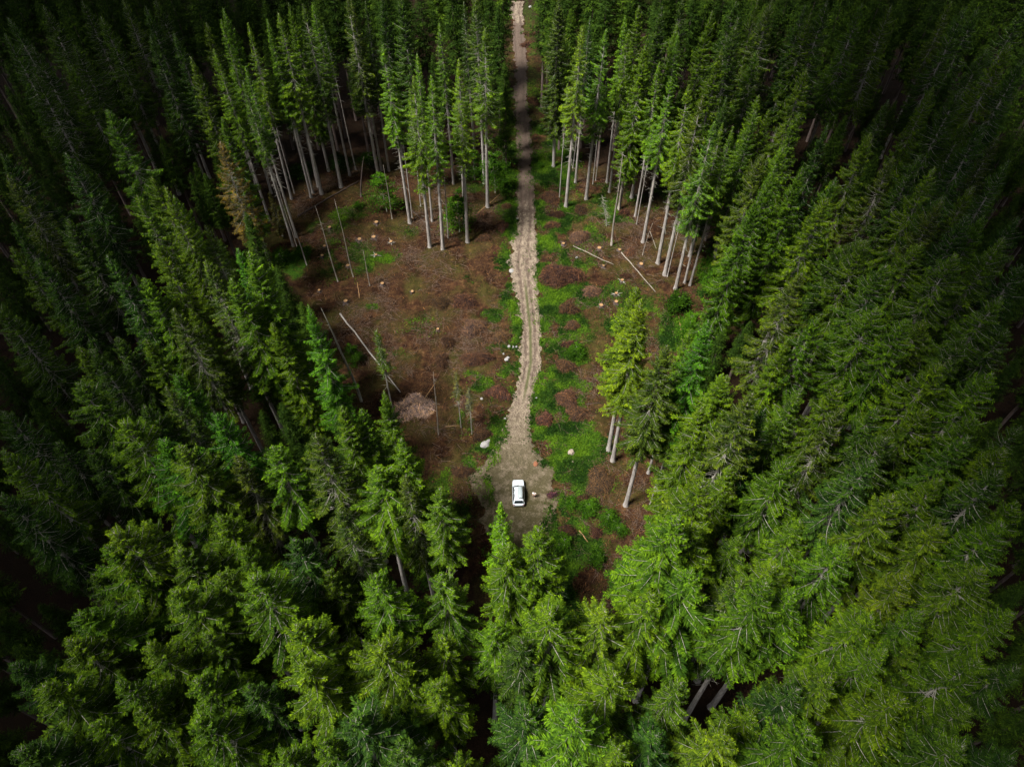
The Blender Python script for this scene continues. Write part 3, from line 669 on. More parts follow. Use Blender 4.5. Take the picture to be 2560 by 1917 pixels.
SNAGS = [(844,703,788,514,.11,10,1.0,M_BLEACH,'leftmost thin dead pole in the clearing, wispy at its top'),
 (883,691,836,495,.10,14,.35,M_BLEACH,'thin dead pole with tiny stubs, second from left in the clearing'),
 (925,712,906,622,.09,5,.9,M_BLEACH,'short broken dead pole, third from left in the clearing'),
 (980.8,548.4,958.8,413,.10,3,.3,M_BLEACH,'thin pale pole standing in front of the beech sapling'),
 (767,664,690,440,.10,8,.5,M_BARK,'slender leaning pole at the left rim of the clearing'),
 (742,617,678,420,.10,6,.5,M_BLEACH,'pale slender pole leaning among the back left trunks'),
 (1527.5,613.6,1558,380,.22,34,1.7,M_BLEACH,'bleached dead spruce with broken top and hooked branches, front one'),
 (1546,527,1571,365,.20,30,1.6,M_BLEACH,'bleached dead spruce with hooked branches, behind the broken front one'),
 (1517,565,1504,488,.10,60,1.5,M_LIMB,'small grey dead spruce with branches all down its stem'),
 (1097,1086,1084,928,.09,7,.9,M_BLEACH,'thin forked dead stem left of the pale yellowish slim spruce'),
 (904,1003,802,770,.24,10,.9,M_LIMB,'mossy leaning dead trunk at the lower left of the clearing'),
 (902,491,910,390,.22,10,.6,M_DARKWOOD,'dark dead trunk standing beside the fallen stem at the back left'),
 (1605,640,1632,560,.07,6,.6,M_BLEACH,'thin dry stem leaning between the pale trunks on the right rim'),
 (988,1790,980,1700,.12,26,2.2,M_LIMB,'bare dead treetop with forked limbs at the bottom edge')]
for i, (bx, by, tx, ty, rad, nb, lm, mt, lb) in enumerate(SNAGS):
    p = P(bx, by)
    # height along the plumb line, sideways offset as lean
    v = (ty - CY) / F; ang = PITCH + math.atan(v); h = CAMH - p.y * math.tan(ang)
    if 'bottom edge' in lb: h = 26; p = P(tx, ty, 26)
    q = P(tx, ty, h); lean = (q.x - p.x, 0)
    tm = snag(h, rad, nb, lm, 40 + i, lean, zlo=(.6 if h > 20 and nb > 20 else .25) if nb < 50 else .06)
    e = empty('dead_tree', (p.x, p.y, bil(p.x, p.y))); tag(e, lb, 'dead tree', 'dead standing trees')
    link_wood(tm, e, mt, mt)
LOGS = [(1432.5,617.7,1534,664,.13,M_BLEACH,'pale thin log lying nearest the track on the right'),
 (1552.8,632,1638,733.6,.15,M_BLEACH,'long pale log pointing at the dark round bush'),
 (851,787,1001,982,.20,M_BARK,'long fallen trunk crossing the brown clearing on the left'),
 (744,542,901,455,.20,M_DARKWOOD,'grey fallen trunk along the back left edge of the clearing'),
 (1062,998,1090,960,.10,M_CUT,'short tan pole beside the pale dead shrub'),
 (899,745,893,705,.10,M_CUT,'short reddish pole below the broken dead pole'),
 (1031,530,1064,558,.12,M_DARKWOOD,'dark thin log with a split yellow end left of the track'),
 (1096,578,1130,560,.12,M_DARKWOOD,'dark short log between the two front trunks left of the track'),
 (1190,538,1250,487,.10,M_CUT,'tan thin pole lying behind the trunk next to the track'),
 (1697,793,1711,894,.12,M_CUT,'thin tan log on the green slope at the right rim'),
 (1448,1325,1470,1355,.13,M_CUT,'brown log between the two dark piles below the car'),
 (1623.8,580,1639.7,625,.08,M_BLEACH,'thin pale pole on the brown soil between right rim trunks'),
 (1464,1010,1500,1006,.07,M_DARKWOOD,'dark branch lying right of the split brush pile'),
 (1112,1066,1150,1063,.07,M_CUT,'yellow split pole on the moss left of the track')]
for i, (ax, ay, bx, by, rad, mt, lb) in enumerate(LOGS):
    a, b_ = P(ax, ay), P(bx, by); r = np.random.default_rng(i); s = np.linspace(0, 1, 9)
    mid = (a + b_) / 2; T = Tubes(6)
    pts = np.stack([(a.x + (b_.x - a.x) * s) - mid.x, (a.y + (b_.y - a.y) * s) - mid.y, np.array([bil(a.x + (b_.x - a.x) * q, a.y + (b_.y - a.y) * q) for q in s])], -1)
    pts[:, 2] = np.linspace(pts[0, 2], pts[-1, 2], 9) * .4 + pts[:, 2] * .6 + rad * 1.3; pts[:, :2] += r.normal(0, rad * .25, (9, 2))
    T.add(pts, rad * .8 * (1.05 - .5 * s))
    ln = (b_ - a).length
    for k in range(int(ln * .6)):
        f = r.random(); q = pts[0] + (pts[-1] - pts[0]) * f; d = nrm(r.normal(0, 1, 3)); d[2] = abs(d[2]); L = r.uniform(.15, .6)
        T.add(np.array([q, q + d * L]), np.array([.02, .008]))
    o = link('log', T.mesh('log'), mt, loc=(mid.x, mid.y, 0)); tag(o, lb, 'log', 'fallen logs in the clearing')
def stump(seed, rad, h, roots=6):
    r = np.random.default_rng(seed); n = 14; th = np.arange(n) / n * 6.283
    lob = 1 + .16 * np.sin(th * roots + r.random() * 6)
    V = []
    for (zz, f, lo) in ((-.25, 2.0, 1.6), (.0, 1.55, 1.3), (.18, 1.12, .6), (h * .7, 1.0, .3), (h, .97, .2)):
        q = rad * f * (1 + (lob - 1) * lo * 2)
        V.append(np.stack([np.cos(th) * q, np.sin(th) * q, np.full(n, zz) + (r.normal(0, .02, n) if zz == h else 0)], -1))
    T = Tubes(4); V = np.concatenate(V)
    F_ = np.concatenate([np.stack([k * n + np.arange(n), k * n + (np.arange(n) + 1) % n, (k + 1) * n + (np.arange(n) + 1) % n, (k + 1) * n + np.arange(n)], -1) for k in range(4)])
    side = mesh_np('stump', V, F_, smooth=True)
    q = rad * .96 * (1 + (lob - 1) * .4); inner = np.stack([np.cos(th) * q, np.sin(th) * q, np.full(n, h + .012)], -1)
    bm = bmesh.new(); vs = [bm.verts.new(v) for v in inner]; bm.faces.new(vs)
    cut = bpy.data.meshes.new('cut_face'); bm.to_mesh(cut); bm.free()
    return side, cut
STUMPS = [(825,571,'leftmost pale stump below the fallen grey trunk'),(812,618,'pale stump just left of the first dead pole, upper one'),(806,644,'pale stump just left of the first dead pole, lower one'),(899,600,'stump with dark roots right of the second dead pole'),(942,561,'small stump behind, near the front edge of the beech sapling'),(870,666,'stump leaning beside the foot of the second dead pole'),(935,596,'split stump with a long upright splinter'),(979,609,'broken stump among pale chips above the brown soil'),(940,640,'split pale stump right of the short broken pole'),(799,729,'stump at the left rim, above the lush green tree'),(865,757,'stump at the end of the dark fallen trunk'),(956,712,'stump right of the foot of the short broken pole'),(1031,732,'weathered stump in the middle of the brown clearing'),(1095,825,'stump left of the matted brush heap'),
 (1408,613,'pale uprooted stump beside the track, left end of the thin log'),(1498,623,'tall splintered stump between the two pale logs'),(1508,670,'rooty stump in the middle of the right clearing'),(1602,664,'forked stump beside the long pale log'),(1554,707,'stump with a dark root below the small round pile'),(1540,738,'small stump above the split pale one on the right'),(1540,760,'split pale stump left of the yellow-tipped pair'),(1502,768,'stump with a white splinter, right of the brush heaps'),(1548,626,'stump at the upper end of the long pale log')]
for i, (px, py, lb) in enumerate(STUMPS):
    p = P(px, py); sm, cm = stump(60 + i, random.uniform(.24, .42), random.uniform(.3, .6), random.choice([4, 5, 6]))
    e = empty('tree_stump', (p.x, p.y, bil(p.x, p.y) + .05), random.uniform(0, 6)); e.rotation_euler.x = random.gauss(0, .1)
    tag(e, lb, 'tree stump', 'stumps in the clearing'); link('base', sm, M_DARKWOOD, e); link('cut_face', cm, M_CUT, e)
    if any(w in lb for w in ('split', 'splinter', 'forked', 'root', 'chips')):
        T = Tubes(4); r = np.random.default_rng(i)
        for k in range(5):
            az = r.random() * 6.28; L = r.uniform(.3, 1.0); s = np.linspace(0, 1, 4)
            T.add(np.stack([np.cos(az) * (.3 + s * L), np.sin(az) * (.3 + s * L), .25 + .5 * s * r.uniform(-.6, 1.2)], -1), .09 * (1 - s) + .012)
        link('roots', T.mesh('roots'), random.choice([M_DARKWOOD, M_LIMB, M_LIMB]), e)

# ------------------------------------------------------------------ brush piles
def pile(seed, a, b, h, core=True):
    r = np.random.default_rng(seed); nr, nt_ = 9, 26
    V = [[0, 0, h]]; 
    ph = r.random(6) * 6.28
    out = lambda t: 1 + .17 * np.sin(2 * t + ph[0]) + .15 * np.sin(3 * t + ph[1]) + .09 * np.sin(5 * t + ph[2])
    th = np.arange(nt_) / nt_ * 6.283
    rings = []
    for k in range(1, nr + 1):
        f = k / nr; zz = h * (1 - f ** 2.2) - (.25 if k == nr else 0)
        jr = 1 + r.normal(0, .05, nt_); rings.append(np.stack([np.cos(th) * a * f * out(th) * .88 * jr, np.sin(th) * b * f * out(th) * .88 * jr, zz * .85 + r.normal(0, .10 * h, nt_) * (f < 1)], -1))
    V = np.concatenate(rings); F_ = np.concatenate([np.stack([k * nt_ + np.arange(nt_), k * nt_ + (np.arange(nt_) + 1) % nt_, (k + 1) * nt_ + (np.arange(nt_) + 1) % nt_, (k + 1) * nt_ + np.arange(nt_)], -1) for k in range(nr - 1)])
    top = np.array([[0, k, k + 1, k + 2] for k in range(1, nt_ - 2, 2)])
    n = int(420 + 300 * a * b); f = np.sqrt(r.random(n)) * 1.02; t = r.random(n) * 6.283
    p = np.stack([np.cos(t) * a * f * out(t), np.sin(t) * b * f * out(t), h * (1 - f ** 2.2) * .9 + r.uniform(-.02, .16, n)], -1)
    tang = np.stack([-np.sin(t), np.cos(t), np.zeros(n)], -1); radl = np.stack([np.cos(t), np.sin(t), -1.6 * h * f / max(a, b)], -1)
    mixv = r.random((n, 1)); d = nrm(radl * mixv + tang * r.choice([-1, 1], (n, 1)) * (1 - mixv) + r.normal(0, .34, (n, 3)))
    l = r.gamma(2.2, .34, n) + .15; side = nrm(np.cross(d, nrm(np.array([0, 0, 1.0]) + r.normal(0, .4, (n, 3)))))
    KV = kites(p - d * (l * .4)[:, None], d, l, r.uniform(.012, .034, n), side)
    if not core: V = V[:0]; F_ = np.zeros((0, 4), int); top = F_
    base = len(V); V = np.concatenate([V, KV]); F_ = np.concatenate([F_, top, np.arange(n * 4).reshape(-1, 4) + base])
    vy = np.concatenate([np.full(base, .0), np.repeat(np.clip(r.normal(.5, .3, n), 0, 1), 4)])
    fr = np.concatenate([np.zeros(base), np.repeat((r.random(n) < .22).astype(float) * r.random(n), 4)])
    return mesh_np('brush_pile', V, F_, {'vary': vy, 'fresh': fr})
M_BRUSH = foliage('brush', fresh=(3.0, 2.8, 2.6), transl=.0)
PL = ['big dark brush pile at the pale trunks, uppermost on the right of the track','oval brush pile below the uppermost dark one right of the track','brush pile just under the oval one right of the track','narrow upright brush pile behind, right of the thick pale trunk','rounded combed brush pile above the thin pale log','small round brush pile beside the upper end of the long log','little brush heap between the dead spruces','largest spread of brush beside the track, reddish brown','round greyish brush pile right of the largest spread','small round brush pile in the middle of the right clearing','curved brush pile with pale spiky left side','brush pile just below the curved one, above the ragged shrub','dark brush under the ragged leafy shrub','brush with long grey branches below the ragged shrub','reddish brush pile in the grass, upper half of the split heap','reddish brush heap, lower right half of the split heap','dark square brush pile standing alone in the grass by the track','huge rounded brush pile right of the parked car','small brush heap just below the huge one','low purple-brown heap right of the standing person','dark round pile in the shade below the car, left one','dark round pile in the shade below the car, right one',
 'brush heap at the foot of the trunk next to the track','upright dark brush strip along the left verge','dark mound of brush right of the three front trunks','small dark brush heap behind the upright strip on the left verge','dark blackish brush heap in the middle of the brown clearing, left','dark reddish brush heap in the middle of the brown clearing, right','matted brush heap with combed twigs in the brown clearing','brush heap beside the white stones left of the track','dark brush patch below the matted heap','elongated dark brush patch at the foot of the brown clearing','wide flat brush spread left of the white stones','tangled brush pile with pale sticks near the track bend','dark brush heap behind the greyish half-dead spruce','brush heap above the grey rock left of the car','dark low brush pile left of the parked car','dark brush heap on the green verge far up the track, lower','dark brush heap on the green verge far up the track, upper']
for i, (px, py, hw, hh) in enumerate(PILES):
    p = P(px, py + hh * .25); s = ppm(px, py); a = hw / s * 1.05; b_ = max(a * .6, hh / s / .95); h = min(3.2, .62 * min(a, b_) + .3)
    o = link('brush_pile', pile(500 + i, a, b_, h), M_BRUSH, loc=(p.x, p.y, bil(p.x, p.y))); tag(o, PL[i], 'brush pile', 'brush piles in the clearing')
    j = random.uniform(.55, 1.15); o.color = (.082 * j, .043 * j * random.uniform(.9, 1.15), .027 * j, 1)
    if 'greyish' in PL[i] or 'combed' in PL[i]: o.color = (.11, .064, .044, 1)
    if 'purple' in PL[i]: o.color = (.07, .03, .04, 1)
# pale dead shrub
p = P(1035, 1020); o = link('dead_shrub', pile(990, 3.3, 2.8, 1.3, core=False), M_BRUSH, loc=(p.x, p.y, bil(p.x, p.y))); o.color = (.32, .22, .18, 1)
tag(o, 'pale pinkish dead shrub spread on the brown soil', 'dead shrub')

# ------------------------------------------------------------------ stones
def rock(seed, sx, sy, sz):
    r = np.random.default_rng(seed); bm = bmesh.new(); bmesh.ops.create_icosphere(bm, subdivisions=3, radius=1)
    D = nrm(r.normal(0, 1, (9, 3))); 
    for v in bm.verts:
        q = np.array(v.co); f = 1
        for d in D: 
            k = q @ d
            if k > .72: f = min(f, .72 / k + .06)
        f *= 1 + r.normal(0, .025); v.co = Vector((q[0] * f * sx, q[1] * f * sy, q[2] * f * sz + sz * .35))
    me = bpy.data.meshes.new('boulder'); bm.to_mesh(me); bm.free(); return me
ROCKS = [(1428,1132,.75,.65,.55,M_TAN,'largest tan boulder on the grass above the huge brush pile'),(1213,1112,1.1,.75,.45,M_STONE,'flat grey rock left of the track above the car'),(1221,1104,.5,.45,.35,M_STONE,'grey rock leaning on the flat one left of the track'),(1266,899,.5,.5,.32,M_STONE,'larger white stone at the left verge of the track'),(1270,894,.38,.3,.25,M_STONE,'white stone touching the larger one at the left verge'),(1272.6,866,.34,.42,.25,M_STONE,'leftmost of three white stones in a row by the track'),(1283,868,.36,.26,.22,M_STONE,'middle of three white stones in a row by the track'),(1291,867,.32,.26,.22,M_STONE,'rightmost of three white stones in a row by the track'),(1259,885,.24,.24,.2,M_STONE,'small white stone below the row of three'),(1278.5,677,.55,.6,.35,M_STONE,'white rock on the left verge opposite the largest brush spread'),(1293.5,547,.34,.34,.25,M_STONE,'white stone on the left verge near the pale trunks'),(1341,995,.24,.3,.2,M_STONE,'white stone on the right verge above the car'),(1204,998,.3,.28,.2,M_STONE,'white stone beside the half-dead spruce'),(1262.5,1046,.3,.28,.2,M_STONE,'white stone at the left verge where the track widens'),(1442,646,.3,.36,.25,M_STONE,'white stone between the thin log and the largest brush spread'),(1432,1153,.3,.22,.15,M_TAN,'small pale stone below the tan boulder'),(1325.5,18.5,.55,.5,.35,M_STONE,'white stone far up beside the end of the track')]
for i, (px, py, a, b_, c_, mt, lb) in enumerate(ROCKS):
    p = P(px, py); o = link('boulder', rock(i, a * .85, b_ * .85, c_), mt, loc=(p.x, p.y, bil(p.x, p.y))); o.rotation_euler.z = random.uniform(0, 6)
    tag(o, lb, 'stone', 'stones in the clearing')
p = P(1339, 1160); o = link('clay_lump', rock(77, .42, .5, .3), M_CLAY, loc=(p.x, p.y, bil(p.x, p.y) + .08)); tag(o, 'orange clay lump lying on the track above the car', 'clay lump')

# ------------------------------------------------------------------ grass and loose litter (uncountable)
def scatter(n, dens, x0, x1, y0, y1, seed):
    r = np.random.default_rng(seed); X = r.uniform(x0, x1, n); Y = r.uniform(y0, y1, n); k = r.random(n) < dens(X, Y); return X[k], Y[k]
ZI = None
def hts(X, Y):
    i = np.clip(np.searchsorted(gx, X) - 1, 0, len(gx) - 2); j = np.clip(np.searchsorted(gy, Y) - 1, 0, len(gy) - 2)
    tx = (X - gx[i]) / (gx[i + 1] - gx[i]); ty = (Y - gy[j]) / (gy[j + 1] - gy[j])
    return (HZ[i, j] * (1 - tx) + HZ[i + 1, j] * tx) * (1 - ty) + (HZ[i, j + 1] * (1 - tx) + HZ[i + 1, j + 1] * tx) * ty
r = np.random.default_rng(5)
X, Y = scatter(1300000, lambda x, y: masks(x, y)[0] ** 1.6 * .9, -40, 38, 26, 175, 1)
n = len(X); Zs = hts(X, Y); l__, r__ = road_edges(Y); onr = (X > l__) & (X < r__)
p = np.stack([X, Y, Zs + r.uniform(.0, .22, n) + .13 * onr], -1)
d = nrm(np.stack([r.normal(0, 1, n), r.normal(0, 1, n), r.uniform(-.1, .9, n)], -1)); l = r.uniform(.14, .42, n)
sd = nrm(np.cross(d, nrm(np.array([0, 0, 1.0]) + r.normal(0, .4, (n, 3)))))
patch = fbm(X, Y, 2.2, 44, 3)
me = mesh_np('grass', kites(p, d, l, l * r.uniform(.15, .34, n), sd), np.arange(n * 4).reshape(-1, 4), {'vary': np.repeat(np.clip(patch * 2.6 - .85 + r.normal(0, .16, n), 0, 1), 4), 'fresh': np.repeat(r.random(n) * .5, 4)})
go = link('grass', me, M_LEAF); go.color = (.052, .118, .011, 1); tag(go, 'lush green grass and herbs along the track and in the clearing', 'grass', kind='stuff')
print('GRASS', n)
cw = np.array(CLEAR_W)
def inclear(X, Y):
    c = np.zeros(len(X), bool); j = len(cw) - 1
    for i in range(len(cw)):
        xi, yi = cw[i]; xj, yj = cw[j]
        with np.errstate(divide='ignore', invalid='ignore'): t = ((yi > Y) != (yj > Y)) & (X < (xj - xi) * (Y - yi) / (yj - yi + 1e-12) + xi)
        c ^= t; j = i
    return c
def ldens(x, y):
    l_, r_ = road_edges(y); on = (x > l_ - .3) & (x < r_ + .3) & (y > 45)
    return inclear(x, y) * (~on) * (1 - masks(x, y)[0]) * (.12 + sstep(.38, .62, fbm(x, y, 3.2, 61, 3))) * .8
X, Y = scatter(420000, ldens, -50, 45, 26, 150, 2); n = len(X)
az = fbm(X, Y, 9, 9) * 12 + r.normal(0, .7, n)
d = nrm(np.stack([np.cos(az), np.sin(az), r.normal(.02, .12, n)], -1)); l = r.gamma(2, .22, n) + .12; sd = nrm(np.cross(d, np.array([0, 0, 1.0]) + r.normal(0, .3, (n, 3))))
p = np.stack([X, Y, hts(X, Y) + r.uniform(.02, .14, n)], -1)
me = mesh_np('litter', kites(p, d, l, r.uniform(.012, .032, n), sd), np.arange(n * 4).reshape(-1, 4), {'vary': np.repeat(np.clip(r.normal(.5, .25, n), 0, 1), 4), 'fresh': np.repeat((r.random(n) < .16) * r.random(n), 4)})
lo = link('litter', me, M_BRUSH); lo.color = (.085, .046, .025, 1); tag(lo, 'brown twigs and bark litter strewn over the felled clearing', 'litter', kind='stuff')
X, Y = scatter(90000, lambda x, y: (ldens(x, y) + .04 * inclear(x, y)) * sstep(.42, .66, fbm(x, y, 5, 83, 3)), -50, 45, 26, 150, 8); n = len(X); T = Tubes(3)
for x, y in zip(X, Y):
    a_ = r.random() * 6.28; L = .5 + r.gamma(2, .5); d0 = np.array([math.cos(a_), math.sin(a_), r.normal(.03, .10)]); q = np.array([x, y, bil(x, y) + .10]); k_ = r.normal(0, .15, 3)
    w_ = r.uniform(.02, .05); T.add(np.array([q, q + d0 * L * .5 + k_ * L * .4, q + d0 * L]), np.array([w_, w_ * .8, .008]))
so_ = link('fallen_branches', T.mesh('fallen_branches', False), bark('slash', (.04, .024, .018), (.10, .062, .044), (.24, .18, .13))); tag(so_, 'snapped branches lying scattered all over the felled clearing', 'debris', kind='stuff')
print('LITTER', n)
print('FOREST QUADS', sum(len(f) for f in FF))

# ------------------------------------------------------------------ parked car
M_PAINT = simple('white paint', (.74, .82, .90), .25, .01, 2, coat=.6)
M_GLASS = simple('dark glass', (.012, .018, .024), .06, .1, 2, coat=.5)
M_BLACK = simple('black plastic', (.018, .02, .022), .5, .2, 8)
M_TYRE = simple('tyre rubber', (.02, .02, .02), .85, .2, 12)
M_RIM = simple('alloy', (.45, .46, .48), .3, .1, 6, metal=.9)
M_BOX = simple('grey roof box shell', (.36, .42, .45), .35, .05, 3, coat=.3)
M_LAMP = simple('lamp lens', (.6, .62, .65), .1, .1, 4, coat=.5)
M_TAIL = simple('red lamp lens', (.35, .01, .01), .15, .1, 4)
def loft(secs, name, smooth=True):
    n = len(secs[0]); V = np.concatenate([np.asarray(s, float) for s in secs])
    F_ = [[k * n + i, k * n + (i + 1) % n, (k + 1) * n + (i + 1) % n, (k + 1) * n + i] for k in range(len(secs) - 1) for i in range(n)]
    bm = bmesh.new(); vs = [bm.verts.new(v) for v in V]
    for f in F_: bm.faces.new([vs[i] for i in f])
    bm.faces.new([vs[i] for i in range(n)][::-1]); bm.faces.new([vs[(len(secs) - 1) * n + i] for i in range(n)])
    bmesh.ops.recalc_face_normals(bm, faces=bm.faces)
    me = bpy.data.meshes.new(name); bm.to_mesh(me); bm.free()
    if smooth: 
        for f in me.polygons: f.use_smooth = True
    return me
def sec(y, w, z0, z1, crown=.05, tuck=.08):
    """body section: rounded box, half width w, sill z0, shoulder z1"""
    return [(-w + tuck, y, z0), (-w, y, z0 + .18), (-w, y, z1 - .16), (-w + .05, y, z1 - .03), (-w + .16, y, z1), (0, y, z1 + crown), (w - .16, y, z1), (w - .05, y, z1 - .03), (w, y, z1 - .16), (w, y, z0 + .18), (w - tuck, y, z0)]
cp = P(1296, 1236); cz = bil(cp.x, cp.y) + .10
car = empty('parked_car', (cp.x, cp.y, cz), R(1.0)); tag(car, 'white estate car with a grey roof box parked on the track', 'car')
W = .93
body = [sec(-2.28, .74, .45, .80, .0), sec(-2.2, .86, .36, .93, .01), sec(-1.9, .92, .30, .98, .01), sec(-1.0, W, .28, .99, .01), sec(.0, W, .28, .98, .01), sec(.85, W, .28, .98, .02), sec(1.2, .92, .28, .97, .05), sec(1.75, .90, .30, .92, .06), sec(2.1, .85, .34, .84, .05), sec(2.27, .74, .42, .70, .03)]
link('body', loft(body, 'body'), M_PAINT, car)
def gsec(y, wb, wt, zb, zt): return [(-wb, y, zb), (-wt - (wb - wt) * .35, y, zb + (zt - zb) * .65), (-wt, y, zt - .05), (-wt + .14, y, zt), (0, y, zt + .03), (wt - .14, y, zt), (wt, y, zt - .05), (wt + (wb - wt) * .35, y, zb + (zt - zb) * .65), (wb, y, zb)]
cab = [gsec(-2.12, .80, .66, .96, 1.02), gsec(-1.78, .84, .66, .97, 1.60), gsec(-1.5, .85, .67, .97, 1.66), gsec(-.6, .86, .69, .97, 1.70), gsec(.2, .86, .68, .97, 1.68), gsec(.42, .86, .67, .97, 1.62), gsec(1.06, .85, .74, .96, 1.03)]
link('cabin', loft(cab, 'cabin'), M_PAINT, car)
def panel(pts, th, name, mt, parent=car):
    bm = bmesh.new(); vs = [bm.verts.new(p) for p in pts]; f = bm.faces.new(vs); bm.normal_update()
    g = bmesh.ops.extrude_face_region(bm, geom=[f]); nn = f.normal.copy()
    for v in g['geom']:
        if isinstance(v, bmesh.types.BMVert): v.co += nn * th
    bmesh.ops.recalc_face_normals(bm, faces=bm.faces)
    me = bpy.data.meshes.new(name); bm.to_mesh(me); bm.free(); return link(name, me, mt, parent)
panel([(-.64, .50, 1.585), (.64, .50, 1.585), (.73, .98, 1.12), (0, 1.10, 1.085), (-.73, .98, 1.12)], .03, 'windscreen', M_GLASS)
panel([(.58, -1.86, 1.50), (-.58, -1.86, 1.50), (-.70, -2.11, 1.07), (.70, -2.11, 1.07)], .03, 'rear_window', M_GLASS)
for s in (-1, 1):
    for (y0, y1, t0, t1) in ((-1.74, -1.02, -1.62, -1.0), (-.96, -.14, -.96, -.16), (-.08, .86, -.08, .46)):
        q = [(s * .872, y0, 1.0), (s * .872, y1, 1.0), (s * .715, t1, 1.56), (s * .715, t0, 1.56)]
        panel(q if s > 0 else q[::-1], .022, 'side_window', M_GLASS)
    T = Tubes(6); T.add(np.array([(s * .66, -1.6, 1.69), (s * .66, -1.5, 1.75), (s * .67, -.5, 1.78), (s * .66, .1, 1.74), (s * .66, .2, 1.68)]), np.full(5, .022)); link('roof_rail', T.mesh('roof_rail'), M_RIM, car)
    bm = bmesh.new(); bmesh.ops.create_cube(bm, size=1); bmesh.ops.scale(bm, vec=(.20, .12, .15), verts=bm.verts); bmesh.ops.bevel(bm, geom=bm.edges[:], offset=.035, segments=2, affect='EDGES'); bmesh.ops.translate(bm, vec=(s * 1.03, .78, 1.05), verts=bm.verts)
    me = bpy.data.meshes.new('mirror'); bm.to_mesh(me); bm.free(); link('mirror', me, M_BLACK, car)
    panel([(s * .50, 2.22, .70), (s * .80, 2.06, .72), (s * .82, 2.02, .84), (s * .52, 2.17, .82)][::s], .02, 'headlight', M_LAMP)
    panel([(s * .60, -2.285, .72), (s * .84, -2.21, .72), (s * .84, -2.19, .93), (s * .62, -2.26, .93)][::-s], .02, 'taillight', M_TAIL)
    panel([(s * .94, -1.5, .34), (s * .94, 1.4, .34), (s * .945, 1.4, .48), (s * .945, -1.5, .48)][::s], .012, 'sill', M_BLACK)
    for y in (-1.42, 1.38):
        w = empty('wheel', (s * .80, y, .33)); w.parent = car
        T = Tubes(18); T.add(np.array([(-.12, 0, 0), (-.10, 0, 0), (.10, 0, 0), (.12, 0, 0)]), np.array([.29, .335, .335, .29])); link('tyre', T.mesh('tyre'), M_TYRE, w)
        T = Tubes(12); T.add(np.array([(s * .10, 0, 0), (s * .135, 0, 0)]), np.array([.22, .18])); link('rim', T.mesh('rim', False), M_RIM, w)
panel([(-.72, 2.25, .40), (.72, 2.25, .40), (.78, 2.28, .62), (-.78, 2.28, .62)][::-1], .05, 'front_bumper', M_BLACK)
panel([(-.80, -2.29, .38), (.80, -2.29, .38), (.80, -2.30, .56), (-.80, -2.30, .56)], .05, 'rear_bumper', M_BLACK)
for s in (-1, 1):
    T = Tubes(4); T.add(np.array([(s * .42, 1.2, 1.035), (s * .46, 1.7, .995), (s * .44, 2.1, .90)]), np.full(3, .012)); link('bonnet_crease', T.mesh('bonnet_crease'), M_PAINT, car)
for y in (-1.15, -.25):
    T = Tubes(4); T.add(np.array([(-.72, y, 1.80), (.72, y, 1.80)]), np.full(2, .03)); link('crossbar', T.mesh('crossbar'), M_BLACK, car)
bx = [[(.25 + a * w_, y, 1.86 + zz * hz) for (a, zz) in ((-1, 0), (-1, .55), (-.8, .9), (0, 1), (.8, .9), (1, .55), (1, 0), (0, -.08))] for (y, w_, hz) in ((-1.72, .22, .12), (-1.66, .32, .26), (-1.4, .37, .34), (-.6, .37, .36), (.1, .34, .28), (.36, .26, .16), (.44, .14, .08))]
link('roof_box', loft(bx, 'roof_box'), M_BOX, car)

# ------------------------------------------------------------------ person beside the car
M_SKIN = simple('skin', (.52, .33, .25), .5, .08, 10); M_SHIRT = simple('white shirt', (.78, .78, .80), .8, .05, 10); M_JEANS = simple('dark trousers', (.025, .025, .035), .9, .2, 20)
M_HAIR = simple('dark reddish hair', (.06, .025, .015), .6, .2, 20); M_SHOE = simple('light trainers', (.6, .58, .55), .7, .1, 10)
pp = P(1335, 1243); per = empty('person', (pp.x, pp.y, bil(pp.x, pp.y) + .06), R(170)); tag(per, 'person in white shirt and dark trousers standing beside the car, hands together', 'person')
def skin(name, V, E, Rd, mt, parent, root=0, sub=2):
    me = bpy.data.meshes.new(name); me.from_pydata(V, E, []); o = link(name, me, mt, parent)
    md = o.modifiers.new('skin', 'SKIN'); 
    for i, r_ in enumerate(Rd):
        a = me.skin_vertices[0].data[i]; a.radius = (r_, r_) if not isinstance(r_, tuple) else r_; a.use_root = (i == root)
    o.modifiers.new('sub', 'SUBSURF').levels = sub; o.modifiers['sub'].render_levels = sub
    for f in me.polygons: f.use_smooth = True
    return o
